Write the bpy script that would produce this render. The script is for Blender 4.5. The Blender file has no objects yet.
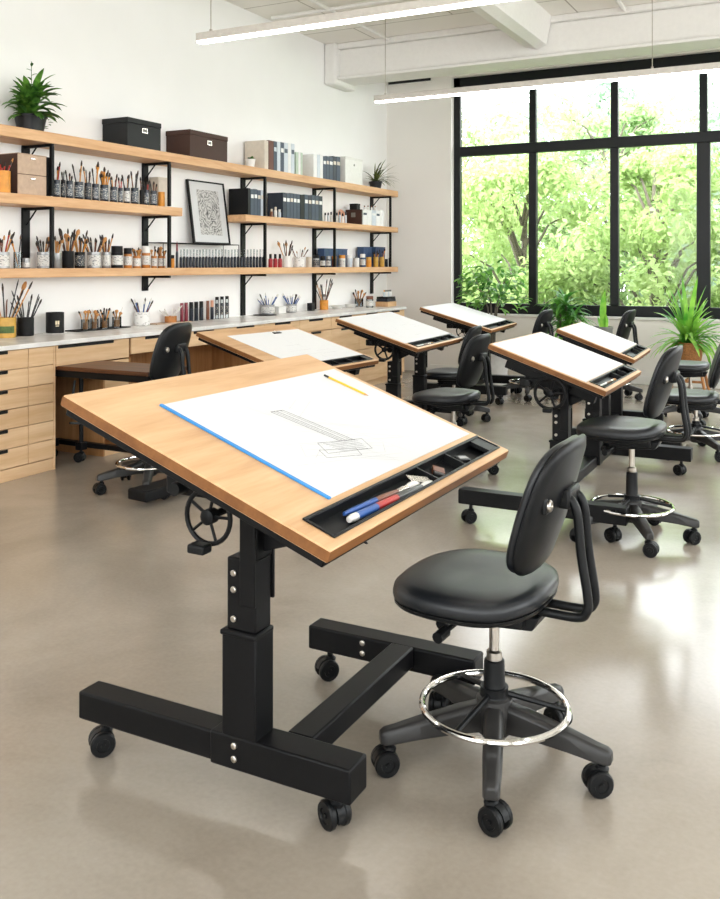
import bpy, bmesh, math, random
from mathutils import Vector, Matrix
random.seed(7)
PI = math.pi
sc = bpy.context.scene
col = sc.collection

# ------------------------------------------------------------------ helpers
def lin(c):
    return tuple((v/12.92 if v <= 0.04045 else ((v+0.055)/1.055)**2.4) for v in c)
def rgb(r, g, b):
    return lin((r/255, g/255, b/255))

class MB:
    """collects shapes into one mesh"""
    def __init__(s): s.v = []; s.f = []
    def add(s, vs, fs, M=None):
        o = len(s.v)
        for p in vs:
            p = Vector(p)
            s.v.append(M @ p if M else p)
        s.f += [tuple(i+o for i in f) for f in fs]
        return s
    def box(s, x0, x1, y0, y1, z0, z1, M=None):
        vs = [(x0,y0,z0),(x1,y0,z0),(x1,y1,z0),(x0,y1,z0),(x0,y0,z1),(x1,y0,z1),(x1,y1,z1),(x0,y1,z1)]
        return s.add(vs, [(0,3,2,1),(4,5,6,7),(0,1,5,4),(1,2,6,5),(2,3,7,6),(3,0,4,7)], M)
    def cbox(s, c, d, M=None):
        return s.box(c[0]-d[0]/2,c[0]+d[0]/2,c[1]-d[1]/2,c[1]+d[1]/2,c[2]-d[2]/2,c[2]+d[2]/2,M)
    def lathe(s, prof, n=20, M=None):
        vs = []; fs = []; idx = []
        for (r, z) in prof:
            if r < 1e-6:
                idx.append([len(vs)]); vs.append((0,0,z))
            else:
                idx.append(list(range(len(vs), len(vs)+n)))
                vs += [(r*math.cos(2*PI*k/n), r*math.sin(2*PI*k/n), z) for k in range(n)]
        for a, b in zip(idx, idx[1:]):
            for k in range(n):
                k2 = (k+1) % n
                if len(a) == 1 and len(b) == 1: continue
                if len(a) == 1: fs.append((a[0], b[k2], b[k]))
                elif len(b) == 1: fs.append((a[k], a[k2], b[0]))
                else: fs.append((a[k], a[k2], b[k2], b[k]))
        return s.add(vs, fs, M)
    def cyl(s, p0, p1, r, n=14, r1=None):
        p0 = Vector(p0); p1 = Vector(p1); d = p1-p0; L = d.length
        M = Matrix.Translation(p0) @ d.to_track_quat('Z','Y').to_matrix().to_4x4()
        r1 = r if r1 is None else r1
        return s.lathe([(0,0),(r,0),(r1,L),(0,L)], n, M)
    def tube(s, pts, r, n=10, closed=False):
        pts = [Vector(p) for p in pts]; N = len(pts); vs = []; fs = []
        up = None
        for i, p in enumerate(pts):
            if closed: t = pts[(i+1) % N]-pts[i-1]
            else: t = pts[min(i+1,N-1)]-pts[max(i-1,0)]
            t.normalize()
            if up is None:
                up = Vector((0,0,1)) if abs(t.z) < .9 else Vector((0,1,0))
            a = t.cross(up).normalized(); b = a.cross(t).normalized(); up = b
            rr = r[i] if isinstance(r, (list,tuple)) else r
            vs += [p + rr*(math.cos(2*PI*k/n)*a + math.sin(2*PI*k/n)*b) for k in range(n)]
        m = N if closed else N-1
        for i in range(m):
            j = (i+1) % N
            for k in range(n):
                k2 = (k+1) % n
                fs.append((i*n+k, i*n+k2, j*n+k2, j*n+k))
        if not closed:
            fs.append(tuple(range(n-1,-1,-1))); fs.append(tuple((N-1)*n+k for k in range(n)))
        return s.add(vs, fs)
    def loft(s, rings):
        """rings: lists of points, all the same count; capped"""
        n = len(rings[0]); vs = [p for r in rings for p in r]; fs = []
        for i in range(len(rings)-1):
            for k in range(n):
                k2 = (k+1) % n
                fs.append((i*n+k, i*n+k2, (i+1)*n+k2, (i+1)*n+k))
        fs.append(tuple(range(n-1,-1,-1))); fs.append(tuple((len(rings)-1)*n+k for k in range(n)))
        return s.add(vs, fs)
    def prism(s, poly, y0, y1, M=None):
        """polygon in x,z extruded along y"""
        n = len(poly)
        vs = [(x,y0,z) for x,z in poly]+[(x,y1,z) for x,z in poly]
        fs = [tuple(range(n)), tuple(range(2*n-1,n-1,-1))]+[(k,(k+1)%n,n+(k+1)%n,n+k) for k in range(n)]
        return s.add(vs, fs, M)
    def blade(s, base, az, L, w, lift, droop, fold=.25, n=7, wid=None):
        """arching leaf blade from base; lift = start elevation, droop = total bend"""
        p = Vector(base); el = lift; vs = []; fs = []
        d0 = Vector((math.cos(az), math.sin(az), 0)); side = Vector((-math.sin(az), math.cos(az), 0))
        for i in range(n+1):
            t = i/n
            ww = w*(wid(t) if wid else (math.sin(PI*min(1,.12+.88*t))**.7 if t < 1 else 0.02))
            d = d0*math.cos(el)+Vector((0,0,1))*math.sin(el)
            up = -d0*math.sin(el)+Vector((0,0,1))*math.cos(el)
            vs += [p+side*ww/2+up*ww*fold, p, p-side*ww/2+up*ww*fold]
            p = p+d*(L/n); el -= droop/n
        for i in range(n):
            a = i*3
            fs += [(a,a+1,a+4,a+3),(a+1,a+2,a+5,a+4)]
        return s.add(vs, fs)
    def build(s, name, mat, parent=None, bev=0, smooth=True, ang=35, loc=None, rot=None, seg=2, recalc=True, weld=False):
        me = bpy.data.meshes.new(name)
        bm = bmesh.new()
        vv = [bm.verts.new(p) for p in s.v]
        for f in s.f:
            try: bm.faces.new([vv[i] for i in f])
            except ValueError: pass
        if weld: bmesh.ops.remove_doubles(bm, verts=bm.verts, dist=1e-5)
        if recalc: bmesh.ops.recalc_face_normals(bm, faces=bm.faces)
        bm.to_mesh(me); bm.free()
        if smooth:
            for p in me.polygons: p.use_smooth = True
            me.set_sharp_from_angle(angle=math.radians(ang))
        me.materials.append(mat)
        o = bpy.data.objects.new(name, me); col.objects.link(o)
        if bev:
            m = o.modifiers.new('bevel','BEVEL'); m.width = bev; m.segments = seg; m.limit_method = 'ANGLE'; m.angle_limit = math.radians(40); m.harden_normals = False
        if parent: o.parent = parent
        if loc: o.location = loc
        if rot: o.rotation_euler = rot
        return o

def tag(o, label=None, cat=None, group=None, kind=None):
    if label: o['label'] = label
    if cat: o['category'] = cat
    if group: o['group'] = group
    if kind: o['kind'] = kind
    return o
def empty(name, loc=(0,0,0), rz=0, label=None, cat=None, group=None):
    o = bpy.data.objects.new(name, None); col.objects.link(o)
    o.empty_display_size = .05; o.location = loc; o.rotation_euler = (0,0,rz)
    return tag(o, label, cat, group)
def copy_tree(o, parent=None):
    c = o.copy(); col.objects.link(c)
    if parent: c.parent = parent
    for ch in list(o.children): copy_tree(ch, c)
    return c
def struct(o, **k):
    o['kind'] = 'structure'; return o
ORD = ['first','second','third','fourth','fifth','sixth','seventh','eighth','ninth','tenth','eleventh','twelfth','thirteenth','fourteenth','fifteenth','sixteenth','seventeenth','eighteenth','nineteenth','twentieth','twenty-first','twenty-second','twenty-third','twenty-fourth','twenty-fifth','twenty-sixth','twenty-seventh','twenty-eighth','twenty-ninth','thirtieth']

# ------------------------------------------------------------------ materials
def newmat(name):
    m = bpy.data.materials.new(name); m.use_nodes = True
    nt = m.node_tree; b = nt.nodes['Principled BSDF']
    return m, nt, b
def N(nt, t, **k):
    n = nt.nodes.new(t)
    for a, v in k.items():
        if a in n.inputs: n.inputs[a].default_value = v
        else: setattr(n, a, v)
    return n
def plain(name, c, rough=.5, metal=0, spec=None, var=.06, scale=25, bump=0, coat=0):
    """a colour with a faint procedural variation"""
    m, nt, b = newmat(name)
    tc = N(nt,'ShaderNodeTexCoord'); no = N(nt,'ShaderNodeTexNoise'); no.inputs['Scale'].default_value = scale; no.inputs['Detail'].default_value = 4
    nt.links.new(tc.outputs['Object'], no.inputs['Vector'])
    r = N(nt,'ShaderNodeValToRGB')
    r.color_ramp.elements[0].position = .3; r.color_ramp.elements[1].position = .7
    r.color_ramp.elements[0].color = tuple(v*(1-var) for v in c)+(1,); r.color_ramp.elements[1].color = tuple(min(1,v*(1+var)) for v in c)+(1,)
    nt.links.new(no.outputs['Fac'], r.inputs['Fac']); nt.links.new(r.outputs['Color'], b.inputs['Base Color'])
    b.inputs['Roughness'].default_value = rough; b.inputs['Metallic'].default_value = metal
    if spec is not None: b.inputs['Specular IOR Level'].default_value = spec
    if coat: b.inputs['Coat Weight'].default_value = coat
    if bump:
        bp = N(nt,'ShaderNodeBump'); bp.inputs['Strength'].default_value = bump; bp.inputs['Distance'].default_value = .002
        n2 = N(nt,'ShaderNodeTexNoise'); n2.inputs['Scale'].default_value = scale*8
        nt.links.new(tc.outputs['Object'], n2.inputs['Vector']); nt.links.new(n2.outputs['Fac'], bp.inputs['Height']); nt.links.new(bp.outputs['Normal'], b.inputs['Normal'])
    return m
def wood(name, c1, c2, axis='Y', rough=.45, s=1.0, spec=.3):
    m, nt, b = newmat(name)
    tc = N(nt,'ShaderNodeTexCoord'); mp = N(nt,'ShaderNodeMapping')
    sc_ = {'X':(1.2,14,14),'Y':(14,1.2,14),'Z':(14,14,1.2)}[axis]
    mp.inputs['Scale'].default_value = tuple(v*s for v in sc_)
    nt.links.new(tc.outputs['Object'], mp.inputs['Vector'])
    n1 = N(nt,'ShaderNodeTexNoise'); n1.inputs['Scale'].default_value = 1.1; n1.inputs['Detail'].default_value = 6; n1.inputs['Distortion'].default_value = .6
    n2 = N(nt,'ShaderNodeTexNoise'); n2.inputs['Scale'].default_value = 7; n2.inputs['Detail'].default_value = 3
    for n in (n1,n2): nt.links.new(mp.outputs['Vector'], n.inputs['Vector'])
    mx = N(nt,'ShaderNodeMath', operation='MULTIPLY_ADD'); mx.inputs[1].default_value = .35
    nt.links.new(n2.outputs['Fac'], mx.inputs[0]); nt.links.new(n1.outputs['Fac'], mx.inputs[2])
    r = N(nt,'ShaderNodeValToRGB'); r.color_ramp.elements[0].position = .42; r.color_ramp.elements[1].position = .95
    r.color_ramp.elements[0].color = c1+(1,); r.color_ramp.elements[1].color = c2+(1,)
    nt.links.new(mx.outputs[0], r.inputs['Fac']); nt.links.new(r.outputs['Color'], b.inputs['Base Color'])
    b.inputs['Roughness'].default_value = rough; b.inputs['Specular IOR Level'].default_value = spec
    return m
def leafmat(name, c1, c2, trans=.35, scale=9, rough=.45):
    m, nt, b = newmat(name)
    tc = N(nt,'ShaderNodeTexCoord'); no = N(nt,'ShaderNodeTexNoise'); no.inputs['Scale'].default_value = scale; no.inputs['Detail'].default_value = 3
    nt.links.new(tc.outputs['Object'], no.inputs['Vector'])
    r = N(nt,'ShaderNodeValToRGB'); r.color_ramp.elements[0].position = .35; r.color_ramp.elements[1].position = .65
    r.color_ramp.elements[0].color = c1+(1,); r.color_ramp.elements[1].color = c2+(1,)
    nt.links.new(no.outputs['Fac'], r.inputs['Fac']); nt.links.new(r.outputs['Color'], b.inputs['Base Color'])
    b.inputs['Roughness'].default_value = rough
    tr = N(nt,'ShaderNodeBsdfTranslucent'); nt.links.new(r.outputs['Color'], tr.inputs['Color'])
    ms = N(nt,'ShaderNodeMixShader'); ms.inputs[0].default_value = trans
    out = nt.nodes['Material Output']
    nt.links.new(b.outputs[0], ms.inputs[1]); nt.links.new(tr.outputs[0], ms.inputs[2]); nt.links.new(ms.outputs[0], out.inputs['Surface'])
    return m
def glassmat(name, tint=(1,1,1), refl=1.0):
    m, nt, b = newmat(name); nt.nodes.remove(b)
    t = N(nt,'ShaderNodeBsdfTransparent'); t.inputs[0].default_value = tint+(1,)
    g = N(nt,'ShaderNodeBsdfGlossy'); g.inputs['Roughness'].default_value = .02
    fr = N(nt,'ShaderNodeFresnel'); fr.inputs[0].default_value = 1.45
    mu = N(nt,'ShaderNodeMath', operation='MULTIPLY'); mu.inputs[1].default_value = refl
    ms = N(nt,'ShaderNodeMixShader')
    nt.links.new(fr.outputs[0], mu.inputs[0]); nt.links.new(mu.outputs[0], ms.inputs[0])
    nt.links.new(t.outputs[0], ms.inputs[1]); nt.links.new(g.outputs[0], ms.inputs[2])
    nt.links.new(ms.outputs[0], nt.nodes['Material Output'].inputs['Surface'])
    return m
def emit(name, c, s):
    m, nt, b = newmat(name)
    b.inputs['Base Color'].default_value = c+(1,); b.inputs['Emission Color'].default_value = c+(1,); b.inputs['Emission Strength'].default_value = s
    return m
def printmat(name, base, ink, scale=60, thr=.55):
    """small illegible print on a label"""
    m, nt, b = newmat(name)
    tc = N(nt,'ShaderNodeTexCoord'); mp = N(nt,'ShaderNodeMapping'); mp.inputs['Scale'].default_value = (1,1,2.2)
    no = N(nt,'ShaderNodeTexNoise'); no.inputs['Scale'].default_value = scale; no.inputs['Detail'].default_value = 1
    nt.links.new(tc.outputs['Object'], mp.inputs[0]); nt.links.new(mp.outputs[0], no.inputs['Vector'])
    r = N(nt,'ShaderNodeValToRGB'); r.color_ramp.interpolation = 'CONSTANT'
    r.color_ramp.elements[0].color = base+(1,); r.color_ramp.elements[1].position = thr; r.color_ramp.elements[1].color = ink+(1,)
    nt.links.new(no.outputs['Fac'], r.inputs['Fac']); nt.links.new(r.outputs['Color'], b.inputs['Base Color'])
    b.inputs['Roughness'].default_value = .5
    return m

def floor_mat():
    m, nt, b = newmat('polished_concrete')
    tc = N(nt,'ShaderNodeTexCoord')
    n1 = N(nt,'ShaderNodeTexNoise'); n1.inputs['Scale'].default_value = .9; n1.inputs['Detail'].default_value = 8; n1.inputs['Roughness'].default_value = .62; n1.inputs['Distortion'].default_value = .5
    n2 = N(nt,'ShaderNodeTexNoise'); n2.inputs['Scale'].default_value = 60; n2.inputs['Detail'].default_value = 3
    for n in (n1,n2): nt.links.new(tc.outputs['Object'], n.inputs['Vector'])
    mx = N(nt,'ShaderNodeMath', operation='MULTIPLY_ADD'); mx.inputs[1].default_value = .18
    nt.links.new(n2.outputs['Fac'], mx.inputs[0]); nt.links.new(n1.outputs['Fac'], mx.inputs[2])
    r = N(nt,'ShaderNodeValToRGB'); e = r.color_ramp.elements
    e[0].position = .38; e[0].color = (.255,.213,.167,1); e[1].position = .82; e[1].color = (.40,.352,.295,1)
    nt.links.new(mx.outputs[0], r.inputs['Fac']); nt.links.new(r.outputs['Color'], b.inputs['Base Color'])
    mr = N(nt,'ShaderNodeMapRange'); mr.inputs['From Min'].default_value = .3; mr.inputs['From Max'].default_value = .7; mr.inputs['To Min'].default_value = .14; mr.inputs['To Max'].default_value = .25
    nt.links.new(n1.outputs['Fac'], mr.inputs['Value']); nt.links.new(mr.outputs[0], b.inputs['Roughness'])
    b.inputs['IOR'].default_value = 1.55
    b.inputs['Specular IOR Level'].default_value = .85
    bp = N(nt,'ShaderNodeBump'); bp.inputs['Strength'].default_value = .04; bp.inputs['Distance'].default_value = .01
    nt.links.new(n1.outputs['Fac'], bp.inputs['Height']); nt.links.new(bp.outputs['Normal'], b.inputs['Normal'])
    return m
def ceiling_mat():
    m, nt, b = newmat('ceiling_planks')
    tc = N(nt,'ShaderNodeTexCoord')
    br = N(nt,'ShaderNodeTexBrick'); br.inputs['Scale'].default_value = 1; br.inputs['Mortar Size'].default_value = .008
    br.inputs['Brick Width'].default_value = 2.4; br.inputs['Row Height'].default_value = .6
    br.inputs['Color1'].default_value = (.86,.83,.78,1); br.inputs['Color2'].default_value = (.81,.775,.72,1); br.inputs['Mortar'].default_value = (.45,.41,.36,1)
    nt.links.new(tc.outputs['Object'], br.inputs['Vector']); nt.links.new(br.outputs['Color'], b.inputs['Base Color'])
    n1 = N(nt,'ShaderNodeTexNoise'); n1.inputs['Scale'].default_value = 40; nt.links.new(tc.outputs['Object'], n1.inputs['Vector'])
    bp = N(nt,'ShaderNodeBump'); bp.inputs['Strength'].default_value = .2; nt.links.new(n1.outputs['Fac'], bp.inputs['Height']); nt.links.new(bp.outputs['Normal'], b.inputs['Normal'])
    b.inputs['Roughness'].default_value = .85
    return m
def marble_mat():
    m, nt, b = newmat('pale_stone')
    tc = N(nt,'ShaderNodeTexCoord'); n1 = N(nt,'ShaderNodeTexNoise'); n1.inputs['Scale'].default_value = 4; n1.inputs['Detail'].default_value = 8; n1.inputs['Distortion'].default_value = 1.5
    nt.links.new(tc.outputs['Object'], n1.inputs['Vector'])
    r = N(nt,'ShaderNodeValToRGB'); e = r.color_ramp.elements
    e[0].position = .42; e[0].color = (.70,.685,.66,1); e[1].position = .56; e[1].color = (.80,.785,.76,1)
    nt.links.new(n1.outputs['Fac'], r.inputs['Fac']); nt.links.new(r.outputs['Color'], b.inputs['Base Color'])
    b.inputs['Roughness'].default_value = .25
    return m
def sketch_mat():
    """swirling pencil study, greys on cream"""
    m, nt, b = newmat('pencil_study')
    tc = N(nt,'ShaderNodeTexCoord')
    w = N(nt,'ShaderNodeTexWave'); w.wave_type = 'RINGS'; w.inputs['Scale'].default_value = 9; w.inputs['Distortion'].default_value = 14; w.inputs['Detail'].default_value = 4; w.inputs['Detail Scale'].default_value = 1.6
    mp = N(nt,'ShaderNodeMapping'); mp.inputs['Scale'].default_value = (1,2.6,2.2)
    g = N(nt,'ShaderNodeTexGradient', gradient_type='SPHERICAL')
    nt.links.new(tc.outputs['Object'], w.inputs['Vector']); nt.links.new(tc.outputs['Object'], mp.inputs[0]); nt.links.new(mp.outputs[0], g.inputs[0])
    n = N(nt,'ShaderNodeTexNoise'); n.inputs['Scale'].default_value = 14; n.inputs['Detail'].default_value = 5; nt.links.new(tc.outputs['Object'], n.inputs['Vector'])
    a = N(nt,'ShaderNodeMath', operation='MULTIPLY'); nt.links.new(w.outputs['Fac'], a.inputs[0]); nt.links.new(n.outputs['Fac'], a.inputs[1])
    pw = N(nt,'ShaderNodeMath', operation='POWER'); pw.inputs[1].default_value = .45; nt.links.new(g.outputs['Fac'], pw.inputs[0])
    c = N(nt,'ShaderNodeMath', operation='MULTIPLY'); nt.links.new(a.outputs[0], c.inputs[0]); nt.links.new(pw.outputs[0], c.inputs[1])
    r = N(nt,'ShaderNodeValToRGB'); e = r.color_ramp.elements
    e[0].position = .03; e[0].color = (.58,.57,.55,1); e[1].position = .55; e[1].color = (.07,.07,.07,1)
    nt.links.new(c.outputs[0], r.inputs['Fac']); nt.links.new(r.outputs['Color'], b.inputs['Base Color'])
    b.inputs['Roughness'].default_value = .9
    return m

M = {}
M['wall'] = plain('white_plaster', (.87,.865,.855), .8, var=.012, scale=2.5)
M['wallfar'] = plain('warm_white_plaster', (.80,.77,.735), .8, var=.012, scale=2.5)
M['white'] = plain('white_paint', (.78,.765,.74), .55, var=.02)
M['ceil'] = ceiling_mat()
M['floor'] = floor_mat()
M['frame'] = plain('black_window_frame', (.006,.007,.009), .4, var=.1, spec=.3)
M['glass'] = glassmat('window_glass', (.985,.995,.99), .25)
M['jarglass'] = glassmat('jar_glass', (.82,.85,.86), 1.0)
M['oak'] = wood('oak_board', rgb(188,146,104), rgb(218,180,138), 'Y', .42)
M['oakedge'] = wood('oak_edge', rgb(104,64,32), rgb(136,90,50), 'Y', .5)
M['shelf'] = wood('shelf_oak', rgb(193,146,102), rgb(224,184,142), 'Y', .5)
M['cab'] = wood('cabinet_oak', rgb(205,166,124), rgb(228,196,158), 'Y', .5, s=.8)
M['cabin'] = wood('cabinet_inner_oak', rgb(150,102,60), rgb(182,134,88), 'Z', .55)
M['walnut'] = wood('brown_desk_wood', rgb(58,34,20), rgb(112,68,40), 'X', .35)
M['stone'] = marble_mat()
M['black'] = plain('black_powder_coat', (.0045,.0045,.005), .42, var=.15, scale=60, spec=.16)
M['blackm'] = plain('black_matte', (.006,.006,.0065), .6, var=.15, spec=.25)
M['plastic'] = plain('black_plastic', (.005,.0055,.0062), .40, var=.1, spec=.22)
M['greyplastic'] = plain('charcoal_nylon', (.021,.020,.0195), .40, var=.08, spec=.4)
M['leather'] = plain('black_vinyl', (.0085,.010,.0125), .36, var=.15, scale=80, bump=.10, spec=.4)
M['chrome'] = plain('chrome', (.78,.77,.75), .08, metal=1, var=.02)
M['steel'] = plain('brushed_steel', (.50,.46,.41), .28, metal=1, var=.05)
M['paper'] = plain('white_paper', (.63,.635,.64), .8, var=.008, spec=.15)
M['blue'] = plain('blue_binding', rgb(48,132,200), .5)
M['ink'] = plain('graphite', (.10,.10,.105), .8)
M['inkpale'] = plain('faint_graphite', (.50,.50,.51), .8)
M['yellow'] = plain('yellow_lacquer', rgb(222,178,50), .35)
M['ply'] = wood('layered_edge', rgb(150,100,60), rgb(190,140,95), 'Y', .5)
M['pot'] = plain('black_pot', (.009,.0095,.011), .45, spec=.3)
M['soil'] = plain('potting_soil', (.03,.02,.012), .95, var=.4, scale=80)
M['wicker'] = plain('wicker', rgb(150,98,52), .7, var=.4, scale=70, bump=.6)
M['stick'] = wood('plant_stand_wood', rgb(150,98,55), rgb(186,132,84), 'Z', .5)
M['grey'] = plain('grey_tin', (.30,.30,.30), .35, metal=.6, var=.2)
M['whiteglz'] = plain('white_ceramic', (.74,.73,.70), .35, var=.04)
M['marb'] = printmat('speckled_ceramic', (.74,.73,.71), (.45,.44,.42), 30, .62)
M['labelp'] = printmat('printed_white_label', (.62,.61,.58), (.20,.20,.20), 60, .60)
M['labeld'] = printmat('printed_dark_label', (.025,.03,.04), (.6,.55,.45), 95, .62)
M['labelb'] = printmat('printed_blue_label', (.07,.085,.11), (.55,.54,.5), 75, .56)
M['amber'] = plain('amber_pigment', rgb(176,110,44), .4, var=.2)
M['orange'] = plain('orange_pigment', rgb(214,142,46), .45, var=.15)
M['red'] = plain('red_plastic', rgb(160,32,40), .4)
M['maroon'] = plain('maroon_plastic', rgb(120,30,48), .4)
M['navy'] = plain('navy_ink', (.008,.012,.022), .3, spec=.4)
M['bluebin'] = plain('blue_plastic', rgb(40,66,104), .45)
M['gold'] = plain('ochre_jar', rgb(196,152,66), .4, var=.15)
M['green'] = plain('green_patch', rgb(70,92,40), .6, var=.4, scale=40)
M['kbox'] = plain('charcoal_card', (.010,.011,.012), .55, bump=.2, spec=.3)
M['bbox'] = plain('dark_brown_card', rgb(66,44,36), .6, bump=.2, spec=.3)
M['taupe'] = plain('taupe_card', rgb(186,160,138), .65, var=.1)
M['tan'] = plain('beige_cloth', rgb(206,196,182), .7)
M['brown'] = plain('brown_cloth', rgb(94,54,42), .6)
M['plan'] = plain('lit_white_paper', (.74,.745,.75), .8, var=.008, spec=.15)  # white paper again, lightened in place of window light on the farther boards
M['pages'] = plain('page_block', (.70,.67,.60), .8)
M['bristle'] = plain('dark_bristle', (.03,.02,.014), .8)
M['bristan'] = plain('tan_bristle', rgb(186,132,78), .8, var=.2)
M['hwood'] = plain('brush_wood', rgb(196,140,78), .4)
M['hblack'] = plain('brush_black', (.02,.02,.022), .3)
M['hred'] = plain('brush_red', rgb(165,40,34), .3)
M['hblue'] = plain('brush_blue', rgb(46,84,150), .3)
M['hwhite'] = plain('brush_white', (.70,.68,.64), .35)
M['hbrown'] = plain('brush_brown', rgb(112,62,36), .35)
M['ferrule'] = plain('ferrule_metal', (.62,.58,.52), .25, metal=1)
M['glow'] = emit('lamp_diffuser', (1,.985,.96), 9)
M['housing'] = plain('lamp_housing', (.62,.585,.54), .5)
M['bark'] = plain('bark', (.13,.11,.085), .9, var=.3, scale=12)
M['fern'] = leafmat('fern_leaf', rgb(34,80,26), rgb(104,156,60), .3, 14)
M['ficus'] = leafmat('ficus_leaf', rgb(50,112,40), rgb(130,184,84), .45, 9)
M['drac'] = leafmat('dracaena_leaf', rgb(40,110,38), rgb(116,178,74), .42, 7)
M['yucca'] = leafmat('lime_leaf', rgb(70,146,46), rgb(164,212,88), .45, 5)
M['spider'] = leafmat('spider_leaf', rgb(46,66,30), rgb(120,128,64), .25, 14)
M['treeA'] = leafmat('hazed_leaf_lime', rgb(148,174,104), rgb(190,206,146), .5, 1.3, .6)  # all three tree leaf colours are paled to stand in for outdoor haze
M['treeB'] = leafmat('hazed_leaf_green', rgb(150,178,124), rgb(196,212,164), .5, 1.3, .6)
M['treeC'] = leafmat('hazed_leaf_blue_green', rgb(160,184,164), rgb(196,212,192), .5, 1.3, .6)
M['lawn'] = plain('lawn', rgb(90,110,60), .9, var=.3, scale=3)

# ------------------------------------------------------------------ camera geometry (for measured positions)
CAMZ = 1.43
YAW = math.atan2(474, 905)
FX, FY = -math.sin(YAW), math.cos(YAW)
RX, RY = math.cos(YAW), math.sin(YAW)
def ray(u): k = (u-360)/905; return FX+k*RX, FY+k*RY
def on_x(u, v, x):
    dx, dy = ray(u); t = x/dx; return t*dy, CAMZ-(v-265)*t/905, t      # y, z, depth
def on_y(u, v, y):
    dx, dy = ray(u); t = y/dy; return t*dx, CAMZ-(v-265)*t/905, t
def on_z(u, v, z):
    dx, dy = ray(u); t = (CAMZ-z)*905/(v-265); return t*dx, t*dy, t

WX = -5.45      # left wall
WY = 11.2       # window wall
RXW = 4.6       # right wall
RYW = -3.6      # rear wall
CH = 4.1        # ceiling height

# ------------------------------------------------------------------ room shell
struct(MB().box(WX-.2,RXW+.2,RYW-.2,WY+.25,-.1,0).build('floor', M['floor'], smooth=False))
struct(MB().box(WX-.2,RXW+.2,RYW-.2,WY+.25,CH,CH+.15).build('ceiling', M['ceil'], smooth=False))
struct(MB().box(WX-.2,WX,RYW-.2,WY+.25,0,CH).build('wall_left', M['wall'], smooth=False))
# window wall: opening from x=-4.48 to 3.9, z .78 to 3.82
wx0, wx1, wz0, wz1 = -4.50, 3.95, .80, 3.92
def holed_wall_y(y0, y1, holes, name, mat):
    """wall across x at y0..y1 with rectangular holes (x0,x1,z0,z1), ordered"""
    mb = MB(); x = WX
    for (a,b,c,d) in holes:
        mb.box(x,a,y0,y1,0,CH); mb.box(a,b,y0,y1,0,c); mb.box(a,b,y0,y1,d,CH); x = b
    mb.box(x,RXW,y0,y1,0,CH)
    return struct(mb.build(name, mat, smooth=False, weld=True, recalc=False))
holed_wall_y(WY, WY+.25, [(wx0,wx1,wz0,wz1)], 'wall_back', M['wallfar'])
holed_wall_y(RYW-.2, RYW, [(-4.2,-.4,.8,3.8),(.2,4.0,.8,3.8)], 'wall_front', M['wall'])
mb = MB(); yy = RYW
for (a,b) in [(-3.0,.6),(1.2,4.8),(5.4,9.8)]:
    mb.box(RXW,RXW+.2,yy,a,0,CH); mb.box(RXW,RXW+.2,a,b,0,.8); mb.box(RXW,RXW+.2,a,b,3.8,CH); yy = b
mb.box(RXW,RXW+.2,yy,WY,0,CH)
struct(mb.build('wall_right', M['wall'], smooth=False, weld=True, recalc=False))
struct(MB().box(-4.80,RXW,WY-.018,WY,0,.10).build('baseboard_back', M['white'], bev=.004))
struct(MB().box(wx0-.02,wx1,WY-.03,WY+.10,wz0-.03,wz0).build('trim_1', M['white'], bev=.004))

# window_1: black frame, transom, mullions, panes
fy0, fy1 = WY+.09, WY+.17
mull = [-4.45+1.03*k for k in range(9)]
fr = MB()
fr.box(wx0,wx1,fy0,fy1,wz0,wz0+.13); fr.box(wx0,wx1,fy0,fy1,wz1-.15,wz1)
fr.box(wx0,wx0+.09,fy0,fy1,wz0,wz1); fr.box(wx1-.09,wx1,fy0,fy1,wz0,wz1)
win = struct(fr.build('window_1', M['frame'], bev=.006))
MB().box(wx0+.09,wx1-.09,fy0-.015,fy1,2.87,3.0).build('transom', M['frame'], win, bev=.006)
for i, x in enumerate(mull[1:-1]):
    w = .075 if (i % 3) == 2 else .05
    MB().box(x-w,x+w,fy0-.01,fy1-.005,wz0+.13,2.87).build('mullion', M['frame'], win, bev=.006)
    MB().box(x-.045,x+.045,fy0-.005,fy1-.005,3.0,wz1-.15).build('mullion', M['frame'], win, bev=.006)
xs = [wx0+.09]+mull[1:-1]+[wx1-.09]
for a, b in zip(xs, xs[1:]):
    MB().box(a+.03,b-.03,WY+.128,WY+.134,wz0+.13,2.87).build('pane', M['glass'], win, smooth=False)
    MB().box(a+.03,b-.03,WY+.128,WY+.134,3.0,wz1-.15).build('pane', M['glass'], win, smooth=False)
def fill_window(n, along, c0, c1, p0, p1):
    mb = MB()
    def bar(a,b,z0,z1):
        if along == 'x': mb.box(a,b,p0,p1,z0,z1)
        else: mb.box(p0,p1,a,b,z0,z1)
    bar(c0,c1,.8,.9); bar(c0,c1,3.7,3.8); bar(c0,c1,2.88,2.98)
    k = 3
    for i in range(k+1):
        c = c0+.05+(c1-c0-.1)*i/k; bar(c-.05,c+.05,.8,3.8)
    o = struct(mb.build('window_%d' % n, M['frame'], smooth=False))
    pm = (p0+p1)/2; g = MB()
    if along == 'x': g.box(c0+.05,c1-.05,pm-.003,pm+.003,.9,3.7)
    else: g.box(pm-.003,pm+.003,c0+.05,c1-.05,.9,3.7)
    g.build('pane', M['glass'], o, smooth=False)
fill_window(2,'x',-4.2,-.4,RYW-.14,RYW-.06); fill_window(3,'x',.2,4.0,RYW-.14,RYW-.06)  # unseen rear and right windows, added to let in fill daylight
fill_window(4,'y',-3.0,.6,RXW+.06,RXW+.14); fill_window(5,'y',1.2,4.8,RXW+.06,RXW+.14); fill_window(6,'y',5.4,9.8,RXW+.06,RXW+.14)

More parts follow.
